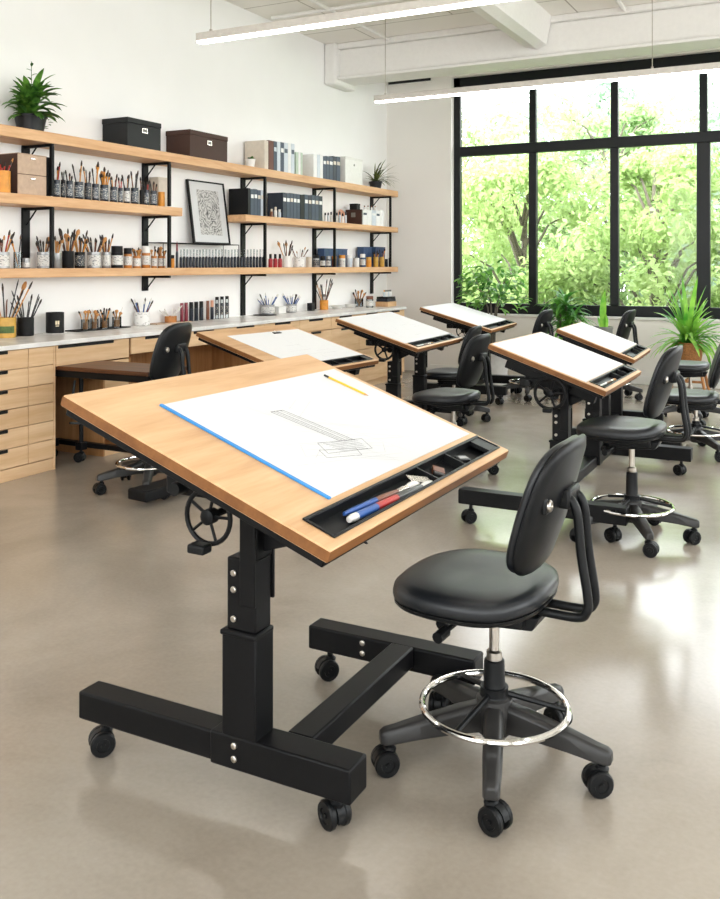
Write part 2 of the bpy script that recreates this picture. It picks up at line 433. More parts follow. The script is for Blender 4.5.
# ceiling beams
b1 = MB(); b1.box(WX+.02,RXW,9.58,9.90,3.70,4.03); b1.box(WX+.02,RXW,9.53,9.95,3.66,3.70); b1.box(WX+.02,RXW,9.53,9.95,4.03,4.10)
struct(b1.build('trim_2', M['white'], bev=.012))
struct(MB().box(WX,WX+.16,9.46,10.0,3.60,4.1).build('trim_3', M['white'], bev=.03, seg=3))
b2 = MB(); b2.prism([(-3.05,4.1),(-2.98,3.80),(-2.84,3.76),(-2.74,3.80),(-2.68,4.1)], RYW, 9.56)
struct(b2.build('trim_4', M['white']))
b3 = MB(); b3.prism([(.55,4.1),(.62,3.80),(.76,3.76),(.86,3.80),(.92,4.1)], RYW, 9.56)
struct(b3.build('trim_5', M['white']))
xa, za, _ = on_y(388, 84, WY); xb_, zb_, _ = on_y(433, 81, WY)
t = empty('linear_vent', ((xa+xb_)/2, WY, za), 0, 'thin dark linear vent high on the window wall left of the window', 'vent')
hv = (xb_-xa)/2
MB().box(-hv,hv,-.03,-.001,-.03,.03).build('vent_frame', M['white'], t, bev=.003)
MB().box(-hv+.02,hv-.02,-.033,-.0302,-.018,.018).build('slot', M['frame'], t)
# conduits fixed to the ceiling
def pipe(pts, r, label):
    tag(MB().tube(pts, r, 8).build('conduit_pipe', M['white']), label, 'pipe')
pipe([(-4.6,2.0,4.06),(-4.6,9.5,4.06)], .018, 'thin white conduit along the ceiling nearest the shelf wall')
pipe([(-5.3,8.1,4.06),(4.4,8.1,4.06)], .02, 'thin white conduit across the ceiling just in front of the wide beam')
pipe([(-1.9,3.0,4.05),(-1.9,9.5,4.05)], .022, 'white conduit along the ceiling right of the narrow beam')

# ------------------------------------------------------------------ pendant lamps
def pendant(y, x0, x1, label):
    t = empty('pendant_light', ((x0+x1)/2, y, 3.2), 0, label, 'lamp', 'linear pendant lamps')
    h = (x1-x0)/2
    MB().box(-h,h,-.040,.040,.010,.072).build('housing', M['housing'], t, bev=.004)
    MB().box(-h+.004,h-.004,-.034,.034,-.004,.010).build('diffuser', M['glow'], t, bev=.003)
    for x in (-h+.12, 0, h-.12):
        c = MB().cyl((x,0,.072),(x,0,CH-3.2),.004,6); c.cyl((x,0,.072),(x,0,.095),.012,8)
        c.build('cable', M['steel'], t)
pendant(5.80, -4.49, 1.4, 'long white linear pendant lamp nearest the camera')
pendant(8.82, -4.43, 1.4, 'long white linear pendant lamp hanging in front of the window top')
pendant(2.78, -4.46, 1.4, 'unseen linear pendant lamp added for room light above the big drafting table')  # this row and the next are out of view, added to brighten the room
pendant(-.24, -4.46, 1.4, 'unseen linear pendant lamp added for room light at the rear')

# ------------------------------------------------------------------ shelves on the left wall
SX = -5.15
std_y = [4.91, 6.255, 7.763, 9.22, 10.72]
def shelf(y0, y1, z0, z1, label):
    return tag(MB().box(WX+.001,SX,y0,y1,z0,z1).build('wall_shelf', M['shelf'], bev=.004), label, 'shelf', 'oak wall shelves')
Z1, Z2, Z3, Z4 = 2.415, 1.94, 1.93, 1.405
shelf(3.4, 10.93, 2.335, Z1, 'topmost long oak wall shelf carrying storage boxes and two plants')
shelf(3.4, 6.42, 1.865, Z2, 'short left oak wall shelf carrying the dark paint jars')
shelf(7.40, 10.93, 1.862, Z3, 'short right oak wall shelf carrying black binders and books')
shelf(3.4, 10.93, 1.338, Z4, 'lowest long oak wall shelf carrying brush jars and bottles')
for i, y in enumerate(std_y):
    nm = ['leftmost','second','middle','fourth','rightmost'][i]
    t = empty('shelf_bracket', (WX, y, .9), 0, '%s black steel shelf bracket standing on the wall behind the shelves' % nm if i in (0,2,4) else '%s black steel shelf bracket from the left, with a thin front post' % nm, 'bracket', 'black shelf brackets')
    ztop = 2.33
    segs = {0:[(1.406,1.863),(1.942,2.334)], 1:[(1.20,1.337),(1.406,1.863),(1.942,2.334)], 2:[(.905,1.337),(1.406,1.861),(2.20,2.334)],
            3:[(.905,1.337),(1.406,1.861),(1.932,2.334)], 4:[(1.05,1.337),(1.406,1.861),(1.932,2.334)]}[i]
    for (a,b) in segs:
        MB().box(.002,.022,-.035,.035,a-.9,b-.9).build('wall_standard', M['black'], t, bev=.003)
    zs = [1.338, 2.335]+([1.865] if i < 2 else [1.862])
    for z in zs:
        if i == 0 and z < 1.5: continue
        a = MB().box(.02,.295,-.012,.012,z-.9-.022,z-.9-.001); a.build('arm', M['black'], t, bev=.002)
        MB().tube([(.022,0,z-.9-.13),(.125,0,z-.9-.02)],.006,6).build('brace', M['black'], t)
    p = [(1.406,1.861),(1.945 if i < 2 else 1.932,2.314)]
    for (a,b) in p:
        MB().box(.272,.298,-.013,.013,a-.9,b-.9-.001 if b < 2 else b-.9).build('front_post', M['black'], t, bev=.002)

# ------------------------------------------------------------------ counter and cabinets
CX = -4.83
ct = MB().box(WX+.001,CX+.02,3.3,10.46,.868,.90).build('worktop', M['stone'], bev=.003)
tag(ct, 'long pale stone worktop running along the left wall under the shelves', 'worktop')
def drawer_front(parent, y0, y1, z0, z1, handle=None, name='drawer'):
    d = MB().box(CX-.02,CX,y0+.0025,y1-.0025,z0+.0025,z1-.0025).build(name, M['cab'], parent, bev=.002)
    if handle:
        h = MB().box(CX-.004,CX+.006,handle[0],handle[1],z1-.024,z1-.002); h.build('handle', M['blackm'], d, bev=.003)
    return d
# big drawer unit on the left
t = empty('drawer_cabinet', (0,0,0), 0, 'tall oak cabinet of two columns of six drawers at the left edge', 'cabinet')
c = MB(); y0, ym, y1 = 3.78, 4.385, 4.625
c.box(WX+.005,CX-.022,y0,y1,.08,.866); c.build('carcass', M['cab'], t, bev=.002)
MB().box(WX+.05,CX-.005,y0,y1-.0,.0,.08).build('plinth', M['cab'], t, bev=.002)
MB().box(WX+.005,CX,y1-.018,y1,.0,.866).build('side_panel', M['cab'], t, bev=.001)
rows = [.866-(.866-.085)*k/6 for k in range(7)]
for k in range(6):
    drawer_front(t, y0, ym, rows[k+1], rows[k], (ym-.305-.105, ym-.305+.13))
    drawer_front(t, ym, y1-.018, rows[k+1], rows[k])
t2 = empty('drawer_cabinet', (0,0,0), 0, 'oak drawer cabinet cut by the left edge of the photo', 'cabinet')
c = MB(); c.box(WX+.005,CX-.022,3.32,3.775,.08,.866); c.build('carcass', M['cab'], t2, bev=.002)
MB().box(WX+.05,CX-.005,3.32,3.775,0,.08).build('plinth', M['cab'], t2)
for k in range(6): drawer_front(t2, 3.32, 3.775, rows[k+1], rows[k], (3.45,3.65))
# shallow drawers under the worktop beyond
t = empty('desk_drawer_unit', (0,0,0), 0, 'oak pencil drawer with long black handle above the brown desk', 'drawer unit', 'shallow drawers under the worktop')
MB().box(WX+.005,CX-.022,4.63,5.375,.72,.866).build('carcass', M['cabin'], t)
drawer_front(t, 4.63, 5.375, .715, .866, (4.65,5.20))
# open pedestal next to the brown desk
t = empty('open_pedestal', (0,0,0), 0, 'narrow oak pedestal with open cubby right of the brown desk', 'cabinet')
pc = MB(); pc.box(WX+.005,CX,5.09,5.108,0,.714); pc.box(WX+.005,CX,5.372,5.39,0,.714); pc.box(WX+.005,WX+.02,5.108,5.372,0,.714); pc.box(WX+.02,CX-.02,5.108,5.372,.03,.06); pc.box(WX+.02,CX-.02,5.108,5.372,.50,.518)
pc.build('carcass', M['cabin'], t)
MB().box(CX-.02,CX,5.108,5.372,0,.05).build('plinth', M['cab'], t)
drawer_front(t, 5.108, 5.372, .505, .71)
ys = [5.395, 6.0, 6.62, 7.25, 7.9, 8.55, 9.2, 9.85, 10.44]
for i, (a,b) in enumerate(zip(ys, ys[1:])):
    nm = ['behind the tall black chair','right of the tall black chair','behind the second-row wooden drafting board','under the two blue brush cups','under the yellow brush cup','under the white dishes','under the brushes in clear glass','at the window end'][i]
    t = empty('desk_drawer_unit', (0,0,0), 0, 'shallow oak worktop drawer with short black handle, '+nm, 'drawer unit', 'shallow drawers under the worktop')
    MB().box(WX+.005,CX-.022,a+.002,b-.002,.74,.866).build('carcass', M['cabin'], t)
    drawer_front(t, a, b, .735, .866, ((a+b)/2-.14,(a+b)/2+.14))
t = empty('base_cabinet', (0,0,0), 0, 'oak back panel and end upright of the knee space behind the tall chair', 'cabinet')
MB().box(WX+.005,WX+.025,5.395,7.24,0,.734).build('back_panel', M['cabin'], t)
MB().box(WX+.025,CX-.005,7.22,7.24,0,.734).build('side_panel', M['cabin'], t)
for i, (a,b) in enumerate([(7.25,8.55),(8.55,9.85),(9.85,10.44)]):
    t = empty('base_cabinet', (0,0,0), 0, 'oak base cabinet with plain doors '+['behind the third drafting table','second from the window wall','nearest the window wall'][i], 'cabinet', 'oak base cabinets under the worktop')
    MB().box(WX+.005,CX-.022,a+.002,b-.002,.07,.732).build('carcass', M['cab'], t)
    MB().box(WX+.05,CX-.03,a+.002,b-.002,0,.07).build('plinth', M['cab'], t)
    n = 2 if b-a > 1 else 1
    for k in range(n):
        d = drawer_front(t, a+(b-a)*k/n, a+(b-a)*(k+1)/n, .075, .45, None, 'door')
    for k in range(n):
        drawer_front(t, a+(b-a)*k/n, a+(b-a)*(k+1)/n, .455, .73, (a+(b-a)*(k+.5)/n-.1, a+(b-a)*(k+.5)/n+.1))

# ------------------------------------------------------------------ castors
def caster(parent, x, y, ztop, rz=0, r=.036, mat=None):
    """twin wheel castor: hood and stem with two wheels as a sub-part"""
    Mx = Matrix.Translation((x,y,0)) @ Matrix.Rotation(rz,4,'Z')
    m = MB()
    m.lathe([(0,r*1.7),(.010,r*1.7),(.010,ztop),(0,ztop)],10,Mx)
    m.lathe([(0,r*1.55),(.017,r*1.55),(.020,r*1.95),(.014,r*2.15),(0,r*2.15)],12,Mx)
    # hood between the wheels, arc over the top
    pts = []
    for k in range(9):
        a = -.35+k*(PI+.2)/8
        pts.append((-.012+r*1.02*math.cos(a), r+r*1.02*math.sin(a)))
    inner = [(-.012+(r*.55)*math.cos(-.35+k*(PI+.2)/8), r+r*.55*math.sin(-.35+k*(PI+.2)/8)) for k in range(8,-1,-1)]
    n = len(pts)
    vs = []; fs = []
    ring = pts+inner; L = len(ring)
    for yv in (-.011,.011): vs += [(p[0],yv,p[1]) for p in ring]
    for k in range(n-1):
        a, b, c, d = k, k+1, L-2-k, L-1-k
        fs += [(a,b,c,d),(L+d,L+c,L+b,L+a),(a,L+a,L+b,b),(d,c,L+c,L+d)]
    fs += [(0,L-1,2*L-1,L),(n-1,L+n-1,L+n,n)]
    m.add(vs, fs, Mx)
    h = m.build('caster', mat or M['plastic'], parent)
    w = MB()
    for s in (-1,1):
        Mw = Mx @ Matrix.Translation((-.012,s*.012,r)) @ Matrix.Rotation(-s*PI/2,4,'X')
        w.lathe([(0,0),(r*.9,0),(r,.004),(r,.014),(r*.9,.019),(r*.55,.0195),(r*.5,.016),(r*.2,.016),(r*.18,.020),(0,.020)],20,Mw)
    w.build('wheel', M['plastic'], h)
    return h

# ------------------------------------------------------------------ drafting tables
def superbox_hole(W, L, th, hx0, hx1, hy0, hy1):
    """board slab, x from -W to 0 and y -L/2..L/2, top at 0, with a rectangular hole"""
    xs = [-W,hx0,hx1,0]; ys_ = [-L/2,hy0,hy1,L/2]
    vs = [(x,y,z) for z in (0,-th) for y in ys_ for x in xs]
    I = lambda i,j,k: k*16+j*4+i
    fs = []
    for j in range(3):
        for i in range(3):
            if i == 1 and j == 1: continue
            fs.append((I(i,j,0),I(i+1,j,0),I(i+1,j+1,0),I(i,j+1,0)))
            fs.append((I(i,j,1),I(i,j+1,1),I(i+1,j+1,1),I(i+1,j,1)))
    for i in range(3):
        fs.append((I(i,0,0),I(i,0,1),I(i+1,0,1),I(i+1,0,0)))
        fs.append((I(i,3,0),I(i+1,3,0),I(i+1,3,1),I(i,3,1)))
        fs.append((I(0,i,0),I(0,i+1,0),I(0,i+1,1),I(0,i,1)))
        fs.append((I(3,i,0),I(3,i,1),I(3,i+1,1),I(3,i+1,0)))
    fs += [(I(1,1,0),I(2,1,0),I(2,1,1),I(1,1,1)),(I(1,2,0),I(1,2,1),I(2,2,1),I(2,2,0)),(I(1,1,0),I(1,1,1),I(1,2,1),I(1,2,0)),(I(2,1,0),I(2,2,0),I(2,2,1),I(2,1,1))]
    return vs, fs

def table(xl, yc, yaw, L, hl, dx, dh, label, posts, feet, crossx, px, wheel=True, tray=None, sled=None, gusset=True, rW=.068):
    W = math.hypot(dx, dh); th = math.atan2(dh, dx); T = .032
    t = empty('drafting_table', (xl,yc,0), yaw, label, 'table', 'drafting tables')
    B = Matrix.Translation((0,0,hl)) @ Matrix.Rotation(th,4,'Y')
    br = dict(loc=(0,0,hl), rot=(0,th,0))
    if tray is None: tray = (-.108,-.026,-L/2+.06,L/2-.04,(.54,.73,.93))
    tx0, tx1, ty0, ty1, divs = tray
    vs, fs = superbox_hole(W, L, T, tx0-.0005, tx1+.0005, ty0-.0005, ty1+.0005)
    MB().add(vs, fs).build('board', M['oak'], t, bev=.003, **br)
    # thin edge band, darker laminate wrapped on the four edges
    e = MB(); q = .0012
    e.box(-W-q,q,-L/2-q,-L/2,-T+.003,-.004); e.box(-W-q,q,L/2,L/2+q,-T+.003,-.004); e.box(0,q,-L/2,L/2,-T+.003,-.004); e.box(-W-q,-W,-L/2,L/2,-T+.003,-.004)
    eb = e.build('edge_band', M['oakedge'], t, **br); tag(eb, 'darker wood edge of the board')
    # steel underframe
    u = MB(); g = .012; d = .022
    u.box(-W+g,-g,-L/2+g,-L/2+g+.03,-T-d,-T); u.box(-W+g,-g,L/2-g-.03,L/2-g,-T-d,-T)
    u.box(-g-.035,-g,-L/2+g+.03,L/2-g-.03,-T-d,-T); u.box(-W+g,-W+g+.03,-L/2+g+.03,L/2-g-.03,-T-d,-T)
    u.box(-W+g+.03,-g-.035,-L/2+g+.03,L/2-g-.03,-T-.006,-T)
    u.build('underframe', M['black'], t, bev=.003, **br)
    # tray
    tr = MB(); wl = .004; dp = .026
    tr.box(tx0,tx1,ty0,ty1,-dp,-dp+.003)
    tr.box(tx0,tx0+wl,ty0,ty1,-dp,.005); tr.box(tx1-wl,tx1,ty0,ty1,-dp,.005)
    tr.box(tx0,tx1,ty0,ty0+wl,-dp,.005); tr.box(tx0,tx1,ty1-wl,ty1,-dp,.005)
    for k in divs[:2]:
        y = ty0+(ty1-ty0)*k; tr.box(tx0+wl,tx1-wl,y-.004,y+.004,-dp,.003)
    tr.box(tx0-.006,tx0+.003,ty0-.006,ty1+.006,.0005,.006); tr.box(tx1-.003,tx1+.004,ty0-.006,ty1+.006,.0005,.004); tr.box(tx0+.003,tx1-.003,ty0-.006,ty0+.003,.0005,.005); tr.box(tx0+.003,tx1-.003,ty1-.003,ty1+.006,.0005,.005)
    tro = tr.build('pencil_tray', M['plastic'], t, bev=.001, seg=1, **br)
    y = ty0+(ty1-ty0)*divs[2]
    MB().box(tx0+wl,tx1-wl,y,ty1-wl,-.012,.003).build('tray_lid', M['plastic'], tro, bev=.002)
    # tilt channels under the board and cross tube
    zu = lambda x: hl+(-x)*math.tan(th)-.08
    for y in posts[:1]+[posts[-1] if len(posts) > 1 else .34]:
        MB().box(-W+.10,-.06,y-.028,y+.028,-T-.085,-T-.006).build('tilt_channel', M['black'], t, bev=.004, **br)
    ypair = (posts[0], posts[-1] if len(posts) > 1 else .42)
    zc = zu(px)-.075
    MB().cyl((px,ypair[0]-.07,zc+.02),(px,ypair[1]+.05,zc+.02),.022,14).build('cross_shaft', M['black'], t)
    base = .192
    for y in posts:
        pt = .47*hl/.8; pi_ = min(.66*hl/.8, zc-.03)
        zb = base-.05
        MB().box(px-.048,px+.060,y-.041,y+.045,zb,pt).build('post_sleeve', M['black'], t, bev=.005)
        MB().box(px-.035,px+.056,y-.036,y+.038,pt,pi_).build('inner_post', M['black'], t, bev=.005)
        MB().box(px-.053,px+.0605,y-.0435,y+.0455,pt-.016,pt-.002).build('collar', M['black'], t, bev=.004)
        MB().box(px+.012,px+.06,y-.046,y-.037,pi_-.12,zc+.07).box(px+.012,px+.06,y+.043,y+.052,pi_-.12,zc+.07).build('mast_plate', M['black'], t, bev=.003)
        for z in (pt+.03, (pt+pi_)/2+.012, pi_-.04):
            b = MB(); b.lathe([(0,0),(.0085,0),(.0085,.004),(.006,.006),(0,.006)],12,Matrix.Translation((px-.012,y-.0362,z)) @ Matrix.Rotation(PI/2,4,'X'))
            tag(b.build('post_bolt', M['steel'], t), 'bright steel bolt head')
        MB().box(px+.016,px+.060,y-.04,y+.04,pi_-.002,zc+.05).build('tilt_head', M['black'], t, bev=.006)
        if gusset:
            zx = hl-.075
            MB().prism([(px+.03,pi_+.02),(px+.065,pi_+.02),(-.10,zx+.03),(-.04,zx+.015),(-.08,zx+.05),(px+.03,zu(px+.03))], y-.004, y+.004).build('gusset', M['black'], t)
            MB().prism([(px+.0,zc+.02),(px-.30,zu(px-.30)-.02),(px-.30,zu(px-.30)+.03),(px+.03,zu(px+.03)+.02)], y-.02, y+.02).build('rear_gusset', M['black'], t, bev=.003)
    # base: feet, cross bar, castors
    for (y, x0, x1) in feet:
        f = MB().box(x0,x1-.004,y-.042,y+.042,.112,base).build('foot', M['black'], t, bev=.007, seg=3)
        s = MB().box(px-.085,x1-.0,y-.046,y+.046,.107,base+.003).build('foot_sleeve', M['black'], t, bev=.006, seg=3) if (x1-x0) > .8 else None
        for z in (.172,.138):
            b = MB(); b.lathe([(0,0),(.009,0),(.009,.004),(.006,.006),(0,.006)],12,Matrix.Translation((px-.005,y-(.046 if s else .042),z)) @ Matrix.Rotation(PI/2,4,'X'))
            tag(b.build('foot_bolt', M['steel'], t), 'bright steel bolt head')
        caster(t, x0+.055, y+.015, .113, .9, .036); caster(t, x1-.07, y+.015, .108, -.5, .037)
    if feet:
        ya, yb = feet[0][0], feet[-1][0]
        MB().box(crossx-.04,crossx+.04,ya+.042,yb-.042,.13,.196).build('cross_bar', M['black'], t, bev=.006)
    if sled: sled(t)
    # handwheel
    if wheel:
        wy = posts[0]-.135
        wz = hl-.012+((-px)-.39)*.2
        wx = px-.02
        Wm = Matrix.Translation((wx,wy,wz)) @ Matrix.Rotation(PI/2,4,'X')
        r = MB(); r.tube([Wm @ Vector((rW*math.cos(2*PI*k/28),rW*math.sin(2*PI*k/28),0)) for k in range(28)], .0065 if rW < .07 else .0095, 8, True)
        hw = r.build('handwheel', M['black'], t)
        s = MB(); s.lathe([(0,-.02),(.02,-.02),(.02,.008),(.012,.012),(.006,.012),(0,.014)],16,Wm)
        for k in range(5):
            a = 2*PI*k/5-1.2
            s.cyl(Wm @ Vector((.012*math.cos(a),.012*math.sin(a),-.002)), Wm @ Vector((rW*math.cos(a),rW*math.sin(a),0)), .0042 if rW < .07 else .007, 6)
        s.build('spokes', M['black'], hw)
        MB().cbox((wx-.005,wy-.03,wz-rW-.004),(.052,.04,.024),Matrix.Rotation(0,4,'Y')).build('grip', M['plastic'], hw, bev=.006)
        MB().cyl((wx,wy,wz),(wx,posts[0]-.02,wz),.010,10).build('wheel_shaft', M['black'], t)
        gb = MB(); gb.box(px-.05,px+.07,posts[0]-.065,posts[0]-.042,wz+.012,zu(px)+.02); gb.box(px-.22,px-.03,posts[0]-.06,posts[0]-.042,wz+.02,wz+.07)
        gb.build('gear_box', M['black'], t, bev=.006)
        MB().cyl((px-.16,posts[0]-.10,wz+.045),(px-.16,posts[0]-.055,wz+.045),.018,12).build('lock_knob', M['plastic'], t)
    return t, Matrix.Translation((xl,yc,0)) @ Matrix.Rotation(yaw,4,'Z') @ B, W

def on_board(name, Mt, x, y, label, cat, z=0, group=None, rz=0):
    o = empty(name, (0,0,0), 0, label, cat, group)
    o.matrix_world = Mt @ Matrix.Translation((x,y,z)) @ Matrix.Rotation(rz,4,'Z')
    return o

# the big table in front
T1, M1, W1 = table(-.981, 2.349, 0, 1.23, .801, .80, .29, 'big oak-topped drafting table in the foreground on a black castor base',
    [-.360], [(-.358,-.965,-.065),(.365,-.62,-.01)], -.262, -.404, tray=(-.110,-.028,-.552,.585,(.545,.735,.93)))
# sheet pad
def line(mb, a, b, w=.0012, z=.0):
    w *= 1.7
    a = Vector((a[0],a[1],z)); b = Vector((b[0],b[1],z)); d = (b-a).normalized(); s = Vector((-d.y,d.x,0))*w/2
    mb.add([a-s,a+s,b+s,b-s],[(0,1,2,3)])
pad = on_board('drawing_pad', M1, -.42, .1, 'large white pad with an architectural pencil drawing on the foreground table', 'paper', .0006)
# pad local: x -.285 .. .30 (down the slope), y -.48 .. .48
px0, px1, py0, py1 = -.285, .282, -.488, .478
MB().box(px0,px1,py0,py1,0,.003).build('page', M['paper'], pad)
tag(MB().box(px0-.002,px1+.002,py0-.011,py0,0,.0055).build('blue_edge', M['blue'], pad, bev=.001), 'blue bound edge of the pad')
dk = MB(); fa = MB(); ZP = .0034
# tall slab drawn in perspective: (s,y) on board -> pad local
def bl(s, y): return (-s+.42, y-.1)
for k, o in enumerate((0,.008,.016,.028,.036)):
    line(dk, bl(.545-o*.2,-.075+o*1.6), bl(.318-o*.4,-.005+o*1.6-.02), .0011 if k % 2 else .0016, ZP)
line(dk, bl(.545,-.075), bl(.538,-.015), .0015, ZP)
def quad(mb, pts, w=.001):
    for a, b in zip(pts, pts[1:]+pts[:1]): line(mb, bl(*a), bl(*b), w, ZP)
quad(dk, [(.345,-.12),(.30,.07),(.245,.04),(.29,-.15)])
quad(dk, [(.315,-.16),(.27,-.02),(.235,-.045),(.275,-.18)])
quad(fa, [(.36,-.19),(.25,.12),(.21,.06),(.31,-.24)])
for k in range(7):
    o = k*.009; line(dk, bl(.335-o,-.105+o*.3), bl(.305-o,.045-o*.4), .0007, ZP)
for k in range(16):
    s0 = random.uniform(.2,.62); y0_ = random.uniform(-.25,.12); a = random.choice((.3,-1.15,.25,-1.2))
    l = random.uniform(.1,.3); line(fa, bl(s0,y0_), bl(s0-l*math.sin(.45+0*a) if a > 0 else s0+l*.35, y0_+l*(.8 if a > 0 else .9)), .0008, ZP)
line(fa, bl(.60,-.13), bl(.15,.05), .0009, ZP); line(fa, bl(.56,.02), bl(.17,.16), .0009, ZP); line(fa, bl(.40,-.30), bl(.24,.25), .0009, ZP); line(fa, bl(.29,-.33), bl(.18,.12), .0009, ZP)
dk.build('pencil_drawing', M['ink'], pad, smooth=False, recalc=False); fa.build('construction_lines', M['inkpale'], pad, smooth=False, recalc=False)
# yellow pencil
pc_ = on_board('pencil', M1, -.58, .455, 'yellow pencil lying at the upper right of the big white pad', 'pencil', .0076, rz=.04)
def pencil_parts(root, L, r, body):
    MB().cyl((-L/2+.02,0,0),(L/2-.016,0,0),r,6).build('shaft', body, root, smooth=False)
    MB().cyl((L/2-.016,0,0),(L/2-.003,0,0),r*.95,8,r*.3).build('sharpened_tip', M['hwood'], root)
    MB().cyl((L/2-.003,0,0),(L/2,0,0),r*.3,6,.0002).build('lead', M['hblack'], root)
    MB().cyl((-L/2,0,0),(-L/2+.02,0,0),r*1.05,8).build('ferrule', M['hblack'], root)
pencil_parts(pc_, .185, .0038, M['yellow'])
# two big brushes in the tray, a palette knife
def big_brush(root, L, cols, bm):
    # along +y; bristles at the +y end
    prof = [(0,0),(.004,.002),(.0055,.03),(.0065,.10),(.0075,.17),(.0062,.24),(.005,.262)]
    R = Matrix.Rotation(-PI/2,4,'X')
    cut = .15
    MB().lathe([(0,0),(.004,.002),(.0055,.03),(.0066,.10),(.0074,cut),(0,cut)],12,R).build('handle', cols[0], root)
    MB().lathe([(0,cut),(.0074,cut),(.0078,.19),(.0066,.24),(.0055,.262),(0,.262)],12,R).build('handle_tip', cols[1], root)
    MB().lathe([(0,.262),(.0062,.262),(.0075,.285),(.007,.318),(0,.318)],12,R).build('ferrule', M['ferrule'], root)
    b = MB(); b.lathe([(0,.318),(.0070,.318),(.0095,.345),(.007,.375),(.001,.395),(0,.395)],12,R); b.build('bristles', bm, root)
bb = on_board('paintbrush', M1, -.086, -.40, 'blue and red-brown paintbrush lying farther up in the black tray', 'paintbrush', -.0125, rz=-.055)
big_brush(bb, .4, (M['hblue'], M['hbrown']), M['hwhite']); bb.scale = (1.3,1.05,1.3)
bb = on_board('paintbrush', M1, -.061, -.42, 'white-ended blue, red and black paintbrush lying nearest the low edge of the tray', 'paintbrush', -.0095, rz=-.045)
R_ = Matrix.Rotation(-PI/2,4,'X')
MB().lathe([(0,0),(.006,.002),(.008,.02),(.0078,.035),(0,.035)],12,R_).build('end_cap', M['hwhite'], bb)
MB().lathe([(0,.035),(.0078,.035),(.0084,.13),(0,.13)],12,R_).build('handle', M['hblue'], bb)
MB().lathe([(0,.13),(.0084,.13),(.0088,.235),(0,.235)],12,R_).build('grip', M['hred'], bb)
MB().lathe([(0,.235),(.0088,.235),(.0080,.36),(.006,.38),(0,.38)],12,R_).build('ferrule', M['hblack'], bb)
MB().lathe([(0,.38),(.006,.38),(.009,.41),(.006,.44),(0,.45)],12,R_).build('bristles', M['hwhite'], bb); bb.scale = (1.35,1.05,1.35)
kn = on_board('palette_knife', M1, -.072, .005, 'small steel palette knife with broad blade lying across the tray', 'palette knife', -.004, rz=-.6)
MB().prism([(-.018,0),(.018,0),(.018,.001),(-.018,.001)],-.03,.045).build('blade', M['ferrule'], kn)
er = on_board('eraser', M1, -.069, .165, 'small grey eraser lying in the first square tray compartment', 'eraser', -.0225, rz=.5)
MB().box(-.018,.018,-.028,.028,0,.012).build('eraser_body', M['greyplastic'], er, bev=.003); MB().box(-.0185,.0185,-.012,.028,-.0003,.0125).build('sleeve', M['hbrown'], er)
er = on_board('sharpener', M1, -.069, .36, 'black pencil sharpener lying in the second square tray compartment', 'sharpener', -.0225, rz=-.4)
MB().box(-.014,.014,-.026,.026,0,.014).build('sharpener_body', M['hblack'], er, bev=.003); MB().box(-.008,.008,-.02,.02,.014,.0155).build('blade', M['grey'], er)

# T5: middle right
T5, M5, W5 = table(-1.097, 5.497, .008, 1.054, .745, .665, .232, 'white-sheeted drafting table in the middle right with two posts and big handwheel',
    [-.40,.40], [(-.77,-.75,.16),(.95,-.60,.255)], -.29, -.29, rW=.085)
T6, M6, W6 = table(-1.338, 7.398, .049, .926, .723, .581, .215, 'small drafting table in the far right row near the window',
    [-.30,.30], [(-.50,-.55,.33),(.50,-.55,.10)], -.27, -.27, wheel=False)
T3, M3, W3 = table(-2.954, 7.152, .061, 1.18, .767, .718, .224, 'drafting table with handwheel in the left row beside the worktop',
    [-.36,.27], [(-.45,-.72,.12),(.42,-.72,.12)], -.31, -.31, rW=.08)
T4, M4, W4 = table(-3.114, 9.288, .099, 1.2, .775, .755, .218, 'farthest drafting table standing before the leafy ficus by the window',
    [-.35,.35], [(-.45,-.74,.12),(.45,-.74,.12)], -.31, -.31)
def sled2(t):
    MB().box(-.71,-.55,-1.20,.40,.040,.105).build('foot', M['black'], t, bev=.01)
    MB().box(-.75,-.06,.24,.36,.05,.10).build('foot', M['black'], t, bev=.01)
    MB().box(-.55,-.30,-.05,.05,.05,.10).build('cross_bar', M['black'], t, bev=.006)
    MB().box(-.36,-.24,-.06,.06,.05,.30).build('post_foot', M['black'], t, bev=.006)
    for (x,y) in ((-.63,-.95),(-.63,.36),(-.10,.30)): caster(t, x, y, .046, .4, .020)
T2, M2, W2 = table(-2.895, 5.243, -.093, .978, .759, .818, .226, 'oak drafting table with a white plan sheet directly behind the big front table',
    [0.0], [], -.3, -.3, wheel=False, sled=sled2)
def sheet(Mt, W, L, s0, s1, a, b, label, extra=None):
    o = on_board('drawing_sheet', Mt, -(s0+s1)/2, (a+b)/2, label, 'paper', .0006, 'drawing sheets on the drafting boards')
    h = (s1-s0)/2; k = (b-a)/2
    MB().box(-h,h,-k,k,0,.0016).build('page', M['plan'], o)
    f = MB()
    for i in range(10):
        x = random.uniform(-h*.7,h*.7); y = random.uniform(-k*.7,k*.5); l = random.uniform(.08,.25)
        if i % 2: line(f,(x,y),(x,min(y+l,k*.9)),.0010,.0018)
        else: line(f,(x,y),(min(x+l*.6,h*.9),y),.0010,.0018)
    f.build('pencil_drawing', M['inkpale'], o, smooth=False, recalc=False)
sheet(M5, W5, 1.054, .122, .692, -.515, .515, 'white sheet covering the middle right drafting board')
sheet(M6, W6, .926, .122, .608, -.452, .452, 'white sheet covering the small far right drafting board')
sheet(M3, W3, 1.18, .122, .742, -.575, .575, 'white sheet covering the board beside the worktop')
sheet(M4, W4, 1.2, .122, .778, -.59, .59, 'white sheet covering the farthest drafting board')
sheet(M2, W2, .978, .125, .72, -.33, .46, 'white plan sheet on the oak board behind the big front table')
